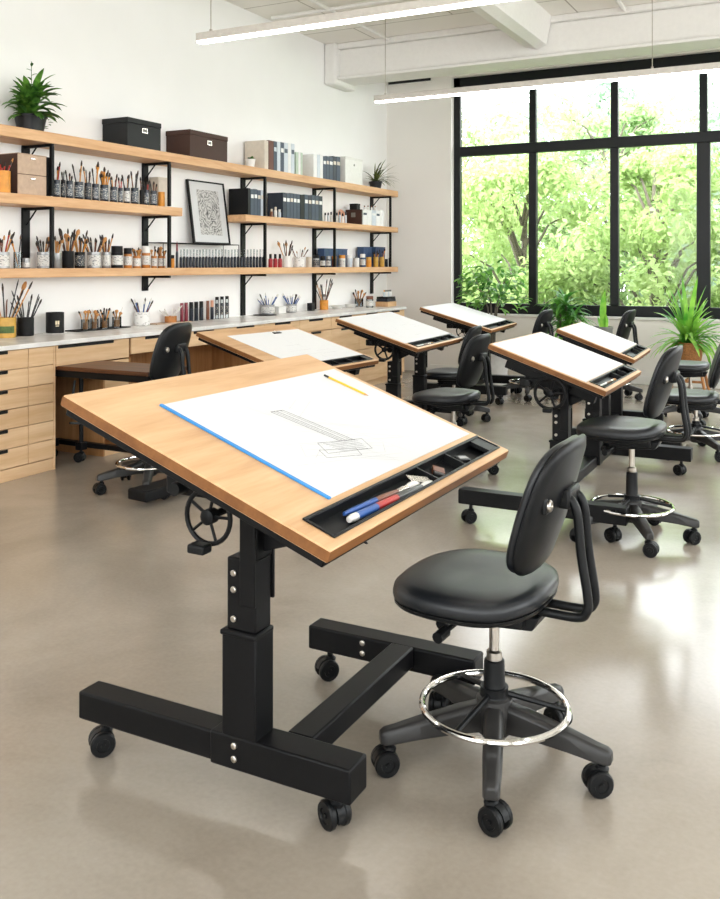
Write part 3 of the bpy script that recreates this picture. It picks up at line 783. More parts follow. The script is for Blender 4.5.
# little dark clip on the second sheet
o = on_board('bulldog_clip', M2, -.68, .16, 'small black clip at the top of the white plan sheet', 'clip', .0023)
MB().box(-.012,.012,-.04,.04,0,.006).build('clip_body', M['hblack'], o, bev=.002); MB().tube([(-.012,-.02,.005),(-.03,-.01,.006),(-.03,.01,.006),(-.012,.02,.005)],.0012,5).build('lever', M['ferrule'], o)
for (Mt, L, who) in ((M5,1.054,'middle right table'),(M3,1.18,'table beside the worktop')):
    o = on_board('paintbrush', Mt, -.066, -L/2+.13, 'slim paintbrush lying in the tray of the '+who, 'paintbrush', -.014, rz=-.03)
    big_brush(o, .4, (M['hwhite'], M['hbrown']), M['bristan'])

# brown desk pushed into the knee space
t = empty('mobile_desk', (-4.62,4.85,0), 0, 'low brown desk on black castored legs pushed under the worktop', 'desk')
MB().box(-.56,.60,-.205,.225,.692,.72).build('desk_top', M['walnut'], t, bev=.003)
MB().box(-.55,.59,-.195,.215,.645,.691).build('apron', M['black'], t, bev=.003)
for x in (-.50,-.22,.36):
    MB().cyl((x,.03,.14),(x,.03,.646),.016,12).build('leg', M['black'], t)
    MB().box(x-.03,x+.03,-.0,.06,.09,.145).build('leg_socket', M['black'], t, bev=.004)
    caster(t, x, .03, .092, .3, .036)
MB().box(-.56,.50,.06,.11,.10,.135).build('base_bar', M['black'], t, bev=.005)
for x in (-.50,-.22,.36): MB().cyl((x,-.08,.36),(x,-.03,.60),.009,8).cyl((x,-.08,.30),(x,.03,.28),.008,8).build('adjuster', M['greyplastic'], t)

# ------------------------------------------------------------------ drafting chairs (front is -x)
def sup(th, a, b, n):
    c, s = math.cos(th), math.sin(th)
    return a*math.copysign(abs(c)**(2/n), c), b*math.copysign(abs(s)**(2/n), s)
def make_chair(dz=0.0, star=0.0):
    t = empty('drafting_chair')
    r = .305
    hub = MB(); hub.lathe([(0,.085),(.035,.085),(.05,.10),(.055,.17),(.050,.195),(.034,.205),(0,.205)],24); hub.build('hub', M['greyplastic'], t)
    for k in range(5):
        a = star+2*PI*k/5
        A = Matrix.Rotation(a,4,'Z')
        rings = []
        for (x, w, zt, zb) in ((.03,.050,.188,.105),(.10,.056,.176,.108),(.22,.052,.150,.098),(.290,.046,.132,.088),(.320,.044,.126,.086),(.333,.032,.118,.088)):
            h = w/2
            rings.append([A @ Vector(p) for p in ((x,-h,zb),(x,-h,zt-.012),(x,-h*.62,zt),(x,h*.62,zt),(x,h,zt-.012),(x,h,zb))])
        MB().loft(rings).build('base_arm', M['greyplastic'], t, ang=50, bev=.004)
        cx, cy = r*math.cos(a), r*math.sin(a)
        caster(t, cx, cy, .090, a*1.7+.6, .036)
    seat = .538+dz
    MB().lathe([(0,.19),(.042,.19),(.042,.20),(.034,.212),(.031,.22),(.029,.30+dz*.7),(.024,.303+dz*.7),(0,.303+dz*.7)],20).build('column_sleeve', M['plastic'], t)
    MB().lathe([(0,.30),(.0225,.303+dz*.7),(.0225,.325+dz*.7),(.018,.328+dz*.7),(.0145,.330+dz*.7),(.0145,seat-.10),(0,seat-.10)],18).build('gas_lift', M['steel'], t)
    R = .207
    ring = MB().tube([(R*math.cos(2*PI*k/48),R*math.sin(2*PI*k/48),.170) for k in range(48)],.0095,10,True).build('foot_ring', M['chrome'], t)
    sp = MB()
    for k in range(3):
        a = .35+2*PI*k/3; sp.cyl((.03*math.cos(a),.03*math.sin(a),.208),(R*math.cos(a),R*math.sin(a),.170),.008,8)
    sp.lathe([(.030,.200),(.040,.200),(.040,.226),(.030,.226),(.030,.200)],18)
    sp.build('ring_spokes', M['plastic'], ring)
    # seat: moulded shell, cushion with rolled front
    nseg = 44
    cxs = -.055
    def ringpts(sx, z, droop=True, a=.222, b=.245, n=2.55):
        out = []
        for k in range(nseg):
            x, y = sup(2*PI*k/nseg, a, b, n)
            x *= sx; y *= sx
            zz = z
            if droop:
                zz -= .012*max(0,(-x-.06)/.16)**2 - .012*max(0,(x-.08)/.14)**2
                zz -= .006*(1-abs(y)/.245)*(1-min(1,abs(x)/.2)) if z > seat-.02 else 0
            out.append((cxs+x, y, zz))
        return out
    MB().loft([ringpts(q,seat+z) for q,z in ((.86,-.068),(.955,-.063),(.985,-.055),(.985,-.049))]).build('seat_shell', M['plastic'], t, ang=60)
    MB().loft([ringpts(q,seat+z) for q,z in ((.95,-.049),(.985,-.046),(1.0,-.036),(1.0,-.024),(.985,-.011),(.94,-.002),(.84,.004),(.6,.006),(.3,.005),(.06,.005))]).build('seat_cushion', M['leather'], t, ang=70)
    me = MB(); me.box(-.13,.11,-.085,.085,seat-.105,seat-.066); me.prism([(-.10,seat-.135),(.13,seat-.115),(.15,seat-.075),(-.12,seat-.075)],-.055,.055)
    mech = me.build('tilt_mechanism', M['plastic'], t, bev=.006)
    lv = MB(); lv.cyl((-.08,-.05,seat-.12),(-.09,-.15,seat-.125),.007,8); lv.cyl((-.09,-.14,seat-.125),(-.095,-.185,seat-.13),.016,10)
    lv.build('lever', M['plastic'], mech)
    kb = MB(); kb.cyl((-.12,-.055,seat-.12),(-.12,-.10,seat-.128),.018,12); kb.build('tension_knob', M['plastic'], mech)
    # back: shell + pad, curved and leaning
    zc = seat+.232; xb = .185; n2 = 40
    def bring(q, off, a=.184, b=.188, n=3.6):
        out = []
        for k in range(n2):
            y, z = sup(2*PI*k/n2, a, b, n)
            y *= q; z *= q
            tap = 1-.05*(z/b) if z > 0 else 1-.03*(-z/b)
            y *= tap
            x = xb+.30*z-.9*y*y+off-.25*max(0,-z-.05)**2
            out.append((x, y, zc+z))
        return out
    MB().loft([bring(q,o) for q,o in ((.05,.022),(.5,.021),(.85,.017),(.97,.010),(1.0,.002),(1.0,-.004),(.97,-.008),(.5,-.008),(.05,-.008))]).build('back_shell', M['plastic'], t, ang=60)
    MB().loft([bring(q,o) for q,o in ((.05,-.007),(.9,-.007),(.965,-.010),(.98,-.020),(.96,-.030),(.88,-.037),(.6,-.042),(.3,-.042),(.05,-.042))]).build('back_pad', M['leather'], t, ang=70)
    # steel loop from the seat to the back
    xo = .02
    for s in (-1,1):
        y = s*.036
        pts = [(xb+.03,y*.9,zc+.03),(xb+.05,y,zc+.022),(xb+.066,y,zc-.015),(xb+.076,y,zc-.12),(xb+.094,y,zc-.235),(xb+.09,y,zc-.272),(xb+.065,y,zc-.290),(xb-.03,y,zc-.292),(xb-.10,y,zc-.292)]
        # smooth the corners
        sm = []
        for i in range(len(pts)-1):
            p, q = Vector(pts[i]), Vector(pts[i+1])
            pm = Vector(pts[max(i-1,0)]); qn = Vector(pts[min(i+2,len(pts)-1)])
            for k in range(5):
                u = k/5
                sm.append(.5*((2*p)+(-pm+q)*u+(2*pm-5*p+4*q-qn)*u*u+(-pm+3*p-3*q+qn)*u**3))
        sm.append(Vector(pts[-1]))
        MB().tube(sm, .0125, 12).build('back_tube', M['plastic'], t)
    bk = MB(); bk.box(xb+.012,xb+.050,-.052,.052,zc+.0,zc+.055); bk.build('back_bracket', M['plastic'], t, bev=.008)
    kn_ = MB()
    Mk = Matrix.Translation((xb+.002,-.125,zc+.025)) @ Matrix.Rotation(PI/2,4,'Y')
    kn_.cbox((xb+.008,-.125,zc+.025),(.014,.046,.046))
    ko = kn_.build('mount_plate', M['plastic'], t, bev=.006)
    tag(MB().lathe([(0,.012),(.016,.012),(.016,.018),(.012,.022),(.007,.022),(.006,.019),(0,.019)],16,Mk).build('mount_screw', M['steel'], ko), 'steel screw on the chair back')
    return t
STAR = math.radians(1.5)
chA = make_chair(0, STAR)
chairs = [
 ((-.862,2.475), -.03, None, 'black drafting chair with chrome foot ring in the foreground beside the big table'),
 ((-3.87,4.50), .15, .11, 'tall black drafting chair at the brown desk, seen from behind at left'),
 ((-2.36,5.92), -.06, None, 'black drafting chair in the middle, its base hidden by the big table top'),
 ((-3.10,7.78), .05, -.08, 'black drafting chair whose seat peeks out left of the middle chair back'),
 ((-.94,4.87), -.04, .06, 'black drafting chair with chrome foot ring at the middle right table'),
 ((-.93,7.28), .15, -.08, 'black drafting chair cut by the right edge of the photo'),
 ((-2.12,9.86), -.1, None, 'black drafting chair whose back rises behind the far right table'),
 ((-2.92,9.50), -.1, None, 'black drafting chair whose back rises left of the dracaena behind the middle right table'),
]
protos = {None: chA}
for dz in (.11,.06,-.08): protos[dz] = make_chair(dz, STAR + (.14 if dz == .11 else 0.15))
used = set()
for (p, rz, dz, label) in chairs:
    pr = protos[dz]
    o = pr if dz not in used else copy_tree(pr)
    used.add(dz)
    o.location = (p[0],p[1],0); o.rotation_euler = (0,0,rz)
    tag(o, label, 'chair', 'black drafting chairs')

stool = copy_tree(chA)
for c_ in list(stool.children):
    if c_.name.split('.')[0] in ('back_shell','back_pad','back_tube','back_bracket','mount_plate'):
        for g_ in list(c_.children): bpy.data.objects.remove(g_)
        bpy.data.objects.remove(c_)
stool.name = 'drafting_stool'; stool.location = (-1.16,8.70,0); stool.rotation_euler = (0,0,.05)
del stool['group']
tag(stool, 'backless black drafting stool in front of the plant on the wooden stand', 'stool')

# ------------------------------------------------------------------ small things on the shelves and worktop
def jar_mesh(mb, r, h, n=18, th=.0025):
    mb.lathe([(0,0),(r*.94,0),(r,.004),(r,h),(r-th,h),(r-th,.006),(0,.006)],n)
def band(mb, r, z0, z1, a0, a1, n=14):
    vs = []; fs = []
    for k in range(n+1):
        a = a0+(a1-a0)*k/n
        for z in (z0,z1): vs.append((r*math.cos(a),r*math.sin(a),z))
    for k in range(n): fs.append((2*k,2*k+2,2*k+3,2*k+1))
    mb.add(vs, fs)
brush_lib = {}
def brush_proto(kind):
    """(handle mesh, bristle mesh) of unit-length brush pointing up, bristles on top"""
    if kind in brush_lib: return brush_lib[kind]
    hm, bm_, wide = {'wood':('hwood','bristle',1),'black':('hblack','bristle',1),'red':('hred','bristle',1),'blue':('hblue','hwhite',.9),'white':('hwhite','bristan',1),
                     'brown':('hbrown','bristle',1),'tan':('hwood','bristan',2.2),'stick':('hblack','hblack',.7),'orange':('orange','bristle',1.3),'pale':('hwhite','hwhite',.7)}[kind]
    r = .0052
    a = MB().lathe([(0,0),(r*.6,0),(r,.55),(r*.8,.74),(r*1.0*min(wide,1.3),.75),(r*1.1*min(wide,1.5),.85),(0,.85)],8).build('paintbrush', M[hm])
    w = r*1.15*wide
    b = MB().lathe([(0,.85),(w,.85),(w*1.25,.91),(w*.8,.97),(0,1)],8).build('bristles', M[bm_], a)
    brush_lib[kind] = (a.data, b.data)
    bpy.data.objects.remove(b); bpy.data.objects.remove(a)
    return brush_lib[kind]
BR_NAMES = {'wood':'bare wood','black':'black','red':'red','blue':'blue','white':'white','brown':'brown','tan':'broad tan-bristled','stick':'plain black','orange':'orange','pale':'pale'}
def put_brushes(x, y, z, r, h, kinds, length, where, spread=1.0):
    kinds = tuple(kinds)
    if len(kinds) >= 4 and r > .03: kinds = kinds+kinds[::-1][:4]
    n = len(kinds)
    for i, k in enumerate(kinds):
        hm, bm_ = brush_proto(k)
        a = 2*PI*i/n+random.uniform(-.3,.3)
        rb = max(r*.25,0)*random.random()
        bx, by = x+rb*math.cos(a+PI), y+rb*math.sin(a+PI)
        rt = max(r-.0075,.002)*random.uniform(.55,1.0)*spread
        tx, ty = x+rt*math.cos(a), y+rt*math.sin(a)
        d = Vector((tx-bx, ty-by, max(h-.012,.02)))
        d.normalize()
        L = length*random.uniform(.82,1.1)
        o = bpy.data.objects.new('paintbrush', hm); col.objects.link(o)
        q = d.to_track_quat('Z','Y')
        o.rotation_mode = 'QUATERNION'; o.rotation_quaternion = q; o.location = (bx,by,z+.009); o.scale = (1,1,L)
        b = bpy.data.objects.new('bristles', bm_); col.objects.link(b); b.parent = o
        kn = 'slim %s stick' % BR_NAMES[k] if k in ('stick','pale') else '%s paintbrush' % BR_NAMES[k]
        w_ = where
        for cut in (', on the short left shelf',' at the left end of the short left shelf',' on the short left shelf',' at the right end of the lowest shelf',' at the left photo edge on the lowest shelf',' on the lowest shelf',' near the window end of the worktop',' on the worktop'):
            w_ = w_.replace(cut, '')
        nmax = 14-len(kn.replace('-',' ').split())-1
        while len(w_.replace('-',' ').split()) > nmax: w_ = w_.rsplit(' ',1)[0]
        while w_.rsplit(' ',1)[-1] in ('of','the','with','and','a','from','beside','left','right','before','small'): w_ = w_.rsplit(' ',1)[0]
        tag(o, kn+' in the '+w_, 'paintbrush', 'brushes in the '+w_)
def jar(u0, u1, vtop, zs, xs_, kind, where, brushes=(), vbr=None, name='brush_jar', cat='jar', full=None):
    """jar standing on level zs at depth plane x=xs_; where = its unique wording"""
    y, _, t_ = on_x((u0+u1)/2, 265, xs_)
    r = (u1-u0)/2*t_/905*.96
    h = CAMZ-(vtop-265)*t_/905-zs
    o = empty(name, (xs_,y,zs), 0, where, cat)
    body, lab = kind
    b = MB(); jar_mesh(b, r, h); b.build('body', M[body], o)
    if full:
        MB().lathe([(0,.007),(r-.004,.007),(r-.004,h*full[1]),(0,h*full[1])],16).build('contents', M[full[0]], o)
    if lab:
        l = MB(); band(l, r+.0008, h*.15, h*.8, -2.6, 1.3); l.build('label', M[lab], o, recalc=False)
    if brushes:
        L = CAMZ-(vbr-265)*t_/905-zs
        short = where.split(' on ')[0].split(' with ')[0].split(' beside ')[0].split(' of ')[0]
        put_brushes(xs_, y, zs, r, h, brushes, max(L,.1), where)
    return o
def lidded(u0, u1, vtop, zs, xs_, cols, label, name='paint_pot', cat='pot', lidfrac=.28, group=None, cap_r=1.0):
    y, _, t_ = on_x((u0+u1)/2, 265, xs_)
    r = (u1-u0)/2*t_/905*.96; h = CAMZ-(vtop-265)*t_/905-zs
    o = empty(name, (xs_,y,zs), 0, label, cat, group)
    hb = h*(1-lidfrac)
    MB().lathe([(0,0),(r*.95,0),(r,.003),(r,hb*.9),(r*min(1,cap_r+.05),hb),(0,hb)],16).build('body', M[cols[0]], o)
    MB().lathe([(0,hb+.0003),(r*cap_r*.97,hb+.0003),(r*cap_r*.97,h-.002),(r*cap_r*.9,h),(0,h)],16).build('cap', M[cols[1]], o)
    if cols[2]:
        l = MB(); band(l, r+.0008, hb*.2, hb*.82, -2.6, 1.3); l.build('label', M[cols[2]], o, recalc=False)
    return o
def spine_row(zs, xf, depth, items, groupname, wording):
    """books standing side by side: items = (u0,u1,vtop,cover,labelband,extra wording)"""
    for i, (u0,u1,vt,cv,lb,ex) in enumerate(items):
        y0, z, t_ = on_x(u0, vt, xf); y1, _, _ = on_x(u1, vt, xf)
        h = z-zs
        o = empty('book', (xf-depth/2,(y0+y1)/2,zs), 0, '%s, %s %s' % (ex, ORD[i]+' from left', wording), 'book', groupname)
        w = (y1-y0)/2-.0006; d = depth/2; c = .0022
        b = MB(); b.box(-d,d,-w,-w+c,0,h); b.box(-d,d,w-c,w,0,h); b.box(d-c,d,-w+c,w-c,0,h)
        b.build('cover', M[cv], o)
        MB().box(-d+.004,d-c-.0005,-w+c+.0003,w-c-.0003,.003,h-.004).build('pages', M['pages'], o, smooth=False)
        if lb: MB().box(d,d+.0008,-w*.8,w*.8,h*.66,h*.80).build('spine_label', M[lb], o, smooth=False)

M['bk_blue'] = plain('blue_grey_cloth', rgb(56,68,84), .55, var=.1)
M['bk_dblue'] = plain('slate_blue_cloth', rgb(30,39,54), .5, var=.1)
M['bk_pale'] = plain('pale_blue_cloth', rgb(196,204,212), .55, var=.06)
M['bk_white'] = plain('white_cloth', rgb(226,226,224), .6, var=.04)
M['bk_green'] = plain('pale_green_cloth', rgb(176,190,172), .6, var=.06)
M['bk_grey'] = plain('grey_board', rgb(120,120,114), .6, var=.06)
M['bk_black'] = plain('black_board', (.006,.0065,.0075), .5, spec=.25)

XS = -5.28
# --- lowest long shelf
LS = 'on the lowest shelf'
jar(-5,9.5,252,Z4,XS,('grey','labelp'),'labelled glass of mixed brushes at the left photo edge on the lowest shelf',('red','wood','black','white','brown','black','tan'),233)
jar(13.5,22,252,Z4,XS,('jarglass',None),'clear jar with three long tools on the lowest shelf',('stick','white','orange'),234)
lidded(22.5,30,258,Z4,XS,('grey','grey','labelp'),'squat grey pot between two brush jars on the lowest shelf')
jar(37,50.5,252,Z4,XS,('grey','labelp'),'grey tin of thin dark brushes left of a small tin on the lowest shelf',('black','brown','black','white','wood','black','brown','black'),237)
jar(51,61.5,253,Z4,XS,('grey',None),'plain bright tin with light brushes on the lowest shelf',('wood','white','wood','tan'),238)
jar(62,74,251,Z4,XS,('blackm',None),'black tin of many brown brushes on the lowest shelf',('black','brown','tan','black','wood','tan','black','brown'),231)
jar(74.5,85,252,Z4,XS,('blackm','labeld'),'black tin with a printed mark and orange brushes on the lowest shelf',('orange','tan','black','wood','orange','black'),233)
jar(87,101,252,Z4,XS,('grey','labelp'),'grey tin with one broad tan brush on the lowest shelf',('black','tan','brown','black','wood','black'),236)
jar(101.5,110.5,252,Z4,XS,('grey','labelp'),'narrow grey tin with four brushes on the lowest shelf',('brown','wood','black','brown'),235)
lidded(111,123,246,Z4,XS,('blackm','blackm','labelp'),'black lidded paint jar with white label on the lowest shelf',lidfrac=.3)
lidded(123.5,132,248,Z4,XS,('amber','blackm','labelp'),'amber paint jar with black lid on the lowest shelf',lidfrac=.3)
jar(132.5,141,256,Z4,XS,('amber','labelp'),'amber jar of short brushes left of the white lidded pot on the lowest shelf',('tan','wood','brown','tan','wood'),248)
lidded(141.5,150.5,246,Z4,XS,('amber','whiteglz','labelp'),'amber paint jar with white lid on the lowest shelf',lidfrac=.32)
jar(151,157,256,Z4,XS,('amber','labelp'),'narrow amber jar with white label right of the white lid on the lowest shelf',('wood','brown','tan'),248)
jar(157.5,165.5,256,Z4,XS,('amber','labelp'),'last amber jar of short brushes beside the thin front post on the lowest shelf',('tan','brown','orange','wood'),248)
lidded(170.5,174.5,255,Z4,XS,('orange','blackm',None),'small orange bottle left of the dark bottle row on the lowest shelf',name='bottle',cat='bottle')
# tall pointed marker
y, _, t_ = on_x(177, 265, XS)
o = empty('marker_pen', (XS,y,Z4), 0, 'tall reddish pointed marker standing before the dark bottle row', 'marker')
MB().lathe([(0,0),(.012,0),(.012,.13),(.009,.15),(0,.15)],12).build('barrel', M['navy'], o); MB().lathe([(0,.1505),(.010,.1505),(.008,.20),(.003,.235),(0,.24)],12).build('cap', M['maroon'], o)
# dark bottle row under the framed drawing
nb = 27
for i in range(nb):
    u = 181+(263.5-181)*i/(nb-1)
    w = 3.1
    o = lidded(u-w/2,u+w/2,249.5+random.uniform(-.7,.7),Z4,XS,('navy','jarglass',None),'slim dark ink bottle, %s from left in the row under the framed drawing' % ORD[i],'ink_bottle','bottle',.40,'ink bottles under the framed drawing',.55)
for i, u in enumerate((270.5,275.3,280)):
    lidded(u-2.3,u+2.3,254,Z4,XS,('red','blackm',None),'red paint bottle with black cap, %s of three beside the white brush jar' % ('leftmost','middle','rightmost')[i],'paint_bottle','bottle',.34,'red paint bottles on the lowest shelf',.6)
jar(282,291.5,256,Z4,XS,('whiteglz',None),'white ceramic jar with tall dark brushes on the lowest shelf',('brown','black','brown','tan','black'),242)
jar(293,305,257,Z4,XS,('marb',None),'wide white jar with short white brushes on the lowest shelf',('white','brown','white','pale','brown'),248)
lidded(306,312,257,Z4,XS,('tan','tan',None),'small beige pot right of the wide white jar on the lowest shelf')
for i,(u0,u1,vt,a,b,c,txt) in enumerate([(313,319.5,255,'grey','blackm','labeld','grey pot with black lid behind the fourth bracket'),(320,325.5,256,'blackm','blackm','labelp','black pot with white label before the wide blue bin'),
  (326,331,256,'labeld','grey','labelp','dark speckled pot before the wide blue bin'),(331.5,336.5,256,'hbrown','orange',None,'brown and orange pot beside a thin post'),(338.5,345.5,255,'whiteglz','orange','labelp','white pot with orange lid beside a thin post'),
  (346,352.5,255,'bk_pale','bk_white',None,'lilac-white pot between white pots'),(353,359.5,258,'whiteglz','whiteglz',None,'plain white lidded pot in the right half'),(360,365.5,254,'bluebin','whiteglz','labelp','blue and white pot before a blue bin'),
  (366,371.5,257,'orange','gold',None,'plain ochre pot left of two mustard pots'),(385,388,259,'navy','navy',None,'left of two small dark bottles at the shelf end'),(388.5,391.5,258,'navy','navy',None,'right of two small dark bottles at the shelf end')]):
    lidded(u0,u1,vt,Z4,XS+.03,(a,b,c),txt+' on the lowest shelf')
jar(373,378.5,257,Z4,XS+.03,('gold',None),'left mustard pot holding brushes at the right end of the lowest shelf',('brown','orange','black','wood'),250)
jar(379,384.5,257,Z4,XS+.03,('gold',None),'right mustard pot holding brushes at the right end of the lowest shelf',('orange','brown','black'),250)
def bin_box(u0, u1, vt, zs, xc, dep, mat, label, name='storage_bin', cat='bin'):
    y0, z, t_ = on_x(u0, vt, xc); y1, _, _ = on_x(u1, vt, xc)
    o = empty(name, (xc,(y0+y1)/2,zs), 0, label, cat)
    w = (y1-y0)/2; h = z-zs; d = dep/2
    b = MB(); b.box(-d,d,-w,w,0,.004); b.box(-d,-d+.003,-w,w,.004,h); b.box(d-.003,d,-w,w,.004,h); b.box(-d+.003,d-.003,-w,-w+.003,.004,h); b.box(-d+.003,d-.003,w-.003,w,.004,h)
    for k in range(1,5): yk = -w+2*w*k/5; b.box(d,d+.003,yk-.004,yk+.004,.01,h-.01)
    b.build('body', M[mat], o)
    MB().box(-d-.003,d+.005,-w-.003,w+.003,h-.012,h+.002).build('rim', M[mat], o, bev=.002)
    return o
bin_box(321,344,248.5,Z4,-5.365,.09,'bluebin','wide dark blue ribbed bin at the back of the lowest shelf')
bin_box(360.5,368.5,247,Z4,-5.365,.09,'bluebin','left of the two tall blue bins at the right end of the lowest shelf')
bin_box(372.5,382,247,Z4,-5.365,.09,'bluebin','right of the two tall blue bins at the right end of the lowest shelf')

# wire riser and framed drawing
ya, _, _ = on_x(157, 265, -5.3); yb, _, _ = on_x(233, 265, -5.3)
t = empty('wire_riser', (-5.32,(ya+yb)/2,Z4), 0, 'thin black wire riser over the dark bottles holding the framed drawing', 'rack')
h = (yb-ya)/2; zt = 1.628-Z4
w = MB(); w.tube([(.09,-h,zt),(.09,h,zt),(-.10,h,zt),(-.10,-h,zt)],.004,6,True)
for k in range(1,6): w.tube([(-.10+.19*k/6,-h,zt),(-.10+.19*k/6,h,zt)],.0028,5)
w.build('deck', M['black'], t)
for x in (-.10,.09):
    for s in (-h,h): MB().cyl((x,s,0),(x,s,zt),.004,6).build('leg', M['black'], t)
fb, ft = 1.634, 2.245
lean = math.atan2(.085, ft-fb)
o = empty('picture_frame', (-5.345,7.115,fb), 0, 'black framed swirling pencil drawing leaning on the wall', 'picture')
o.rotation_euler = (0,-lean,0)
fw, fh, bwid = .29, .615, .02
f = MB()
f.box(-.012,.012,-fw,-fw+bwid,0,fh); f.box(-.012,.012,fw-bwid,fw,0,fh); f.box(-.012,.012,-fw+bwid,fw-bwid,0,bwid*.7); f.box(-.012,.012,-fw+bwid,fw-bwid,fh-bwid*.7,fh)
f.build('frame', M['blackm'], o, bev=.002)
MB().box(-.008,.002,-fw+bwid,fw-bwid,bwid*.7,fh-bwid*.7).build('mat_board', M['paper'], o, smooth=False)
MB().box(-.001,.001,-.17,.17,-.22,.22).build('drawing', sketch_mat(), o, smooth=False, loc=(.0025,.01,fh/2))

# --- short left shelf
y0, zt, _ = on_x(18, 153, -5.18); y1, _, _ = on_x(46.5, 158, -5.18)
o = empty('drawer_box', (-5.30,(y0+y1)/2,Z2), 0, 'taupe two-drawer desktop box with dark side on the short left shelf', 'box')
w = (y1-y0)/2; h = zt-Z2
MB().box(-.12,.112,-w,w,0,h).build('case', M['bbox'], o, bev=.002)
for k in range(2):
    d = MB().box(.112,.120,-w+.001,w-.001,.002+h/2*k,h/2*(k+1)-.002).build('drawer', M['taupe'], o, bev=.002)
    MB().box(.120,.128,-.022,.022,h/2*(k+1)-.035,h/2*(k+1)-.022).build('pull', M['ferrule'], d, bev=.002)
MB().box(-.12,.121,-w,w,h,h+.004).build('top', M['taupe'], o)
jar(-8,10.5,171,Z2,-5.23,('orange',None),'orange cup with red-tipped brushes at the left end of the short left shelf',('red','red','white','red'),158,name='cup',cat='cup')
y0, zt, _ = on_x(47.2, 157, -5.18); y1, _, _ = on_x(51.2, 157, -5.18)
o = empty('folder', (-5.30,(y0+y1)/2,Z2), 0, 'upright black folder between taupe box and paint jars', 'folder')
w = (y1-y0)/2; h = zt-Z2
b = MB(); b.box(-.11,.115,-w,-w+.004,0,h); b.box(-.11,.115,w-.004,w,0,h); b.box(.111,.115,-w+.004,w-.004,0,h); b.build('cover', M['bk_black'], o)
MB().box(-.105,.110,-w+.0045,w-.0045,.003,h-.006).build('sheets', M['pages'], o, smooth=False)
sec = [(52.5,60,180,('navy','labelb'),('red','orange','brown'),160),(60.8,65.5,180,('blackm','labeld'),('stick','black'),173),(66,73,181,('navy','labelb'),('black','brown','black'),172),
 (74.3,83.5,182,('navy','labelb'),('wood','orange','black'),164),(84.3,91.3,183,('navy','labeld'),('black','brown','stick','wood'),170),(92,99,184,('navy','labelb'),('orange','tan','black'),165),
 (100,108.5,185,('navy','labelb'),('orange','orange','black','tan'),169),(110,117.3,187,('navy','labelb'),('brown','red','black','wood'),175),(118,122.8,188,('navy','labelb'),('red','red'),178),
 (123.5,130,188,('navy','labelp'),('black','orange','black'),173),(130.8,138.5,188,('navy','labelb'),('black','black','brown'),171),(139.5,143.5,190,('blackm',None),('black','brown'),177),
 (144,149.2,190,('navy','labelb'),('red','brown','black'),180),(150,157,191,('navy','labelb'),('brown','brown','black'),182)]
desc = ['holding red and orange brushes beside the black folder','black and narrow with two black sticks','with three dark brushes right of a narrow black pot','with one tall orange-handled brush','crowded with dark sticks','with two orange-banded brushes','with bright orange brushes','with red and brown brushes left of a slim pot','slim with two red brushes','with white print and black brushes','with three black brushes','black and unlabelled','with short reddish brushes','last of the dark row with three brown brushes']
for i, ((u0,u1,vt,kd,brs,vb),ds) in enumerate(zip(sec, desc)):
    jar(u0,u1,vt,Z2,-5.24,kd,'dark paint jar %s' % ds,brs,vb)
lidded(158,165,192,Z2,-5.24,('orange','orange',None),'plain orange pot at the right end of the short left shelf')
y0, zt, _ = on_x(155, 177, -5.36); y1, _, _ = on_x(166, 177, -5.36)
o = empty('card_box', (-5.37,(y0+y1)/2,Z2), 0, 'tall white card box behind the orange pot on the short left shelf', 'box')
MB().box(-.05,.05,-(y1-y0)/2,(y1-y0)/2,0,zt-Z2-.02).build('body', M['tan'], o, bev=.002); MB().box(-.052,.052,-(y1-y0)/2-.002,(y1-y0)/2+.002,zt-Z2-.0198,zt-Z2).build('lid', M['tan'], o, bev=.002)

# --- short right shelf
spine_row(Z3, -5.18, .235, [(248,250.5,188,'bk_black',None,'black binder'),(250.7,254,189,'bk_blue','bk_white','blue-grey book'),(254.2,257.5,189,'bk_blue','bk_white','blue-grey book'),(257.7,260.8,190,'bk_blue','tan','blue-grey book'),(261,264.5,190,'bk_pale','tan','pale blue book')],
  'books in the left block of the short right shelf', 'in the left book block, short right shelf')
spine_row(Z3, -5.18, .20, [(283,286.5,192.5,'bk_dblue','bk_white','slate blue book'),(286.7,290,193,'bk_blue','bk_white','blue-grey book'),(290.2,293.4,193,'bk_blue','tan','blue-grey book'),(293.6,296.8,193.5,'bk_blue','bk_white','blue-grey book'),(297,300,194,'bk_blue','bk_white','blue-grey book'),(300.3,304.5,194.5,'bk_black',None,'black binder'),
  (304.7,308.2,194.5,'bk_blue','bk_white','blue-grey book'),(308.4,311.7,195,'bk_dblue','tan','slate blue book'),(311.9,315,195,'bk_blue','bk_white','blue-grey book'),(315.2,318.8,195.5,'bk_blue','tan','blue-grey book'),(319,322.5,196,'bk_dblue','bk_white','slate blue book')],
  'books in the middle block of the short right shelf', 'in the middle book block, short right shelf')
for i, (u, vt, a, b, txt) in enumerate([(271.5,209,'hbrown','tan','brown and beige'),(275.5,207,'whiteglz','tan','white and beige'),(279.5,209.5,'bk_pale','whiteglz','pale blue and white')]):
    lidded(u-1.7,u+1.7,vt,Z3,-5.22,(a,b,None),'tiny %s bottle left of the middle book block' % txt,'bottle','bottle',.3,None,.7)
for i in range(8):
    u = 325.3+2.9*i
    lidded(u-1.25,u+1.25,212.5+random.uniform(-1,1),Z3,-5.22,('bk_pale' if i % 2 else 'whiteglz','navy' if i % 3 else 'blackm',None),'tiny pale bottle, %s from left, row right of the middle books' % ORD[i],'bottle','bottle',.28,'tiny pale bottles on the short right shelf',.7)
y, zz, t_ = on_x(341, 204, -5.38)
o = empty('palette', (-5.37,y,Z3), 0, 'round copper-pink palette propped behind the tiny pale bottles', 'palette')
M['copper'] = plain('copper_pink', rgb(206,150,122), .4, var=.08)
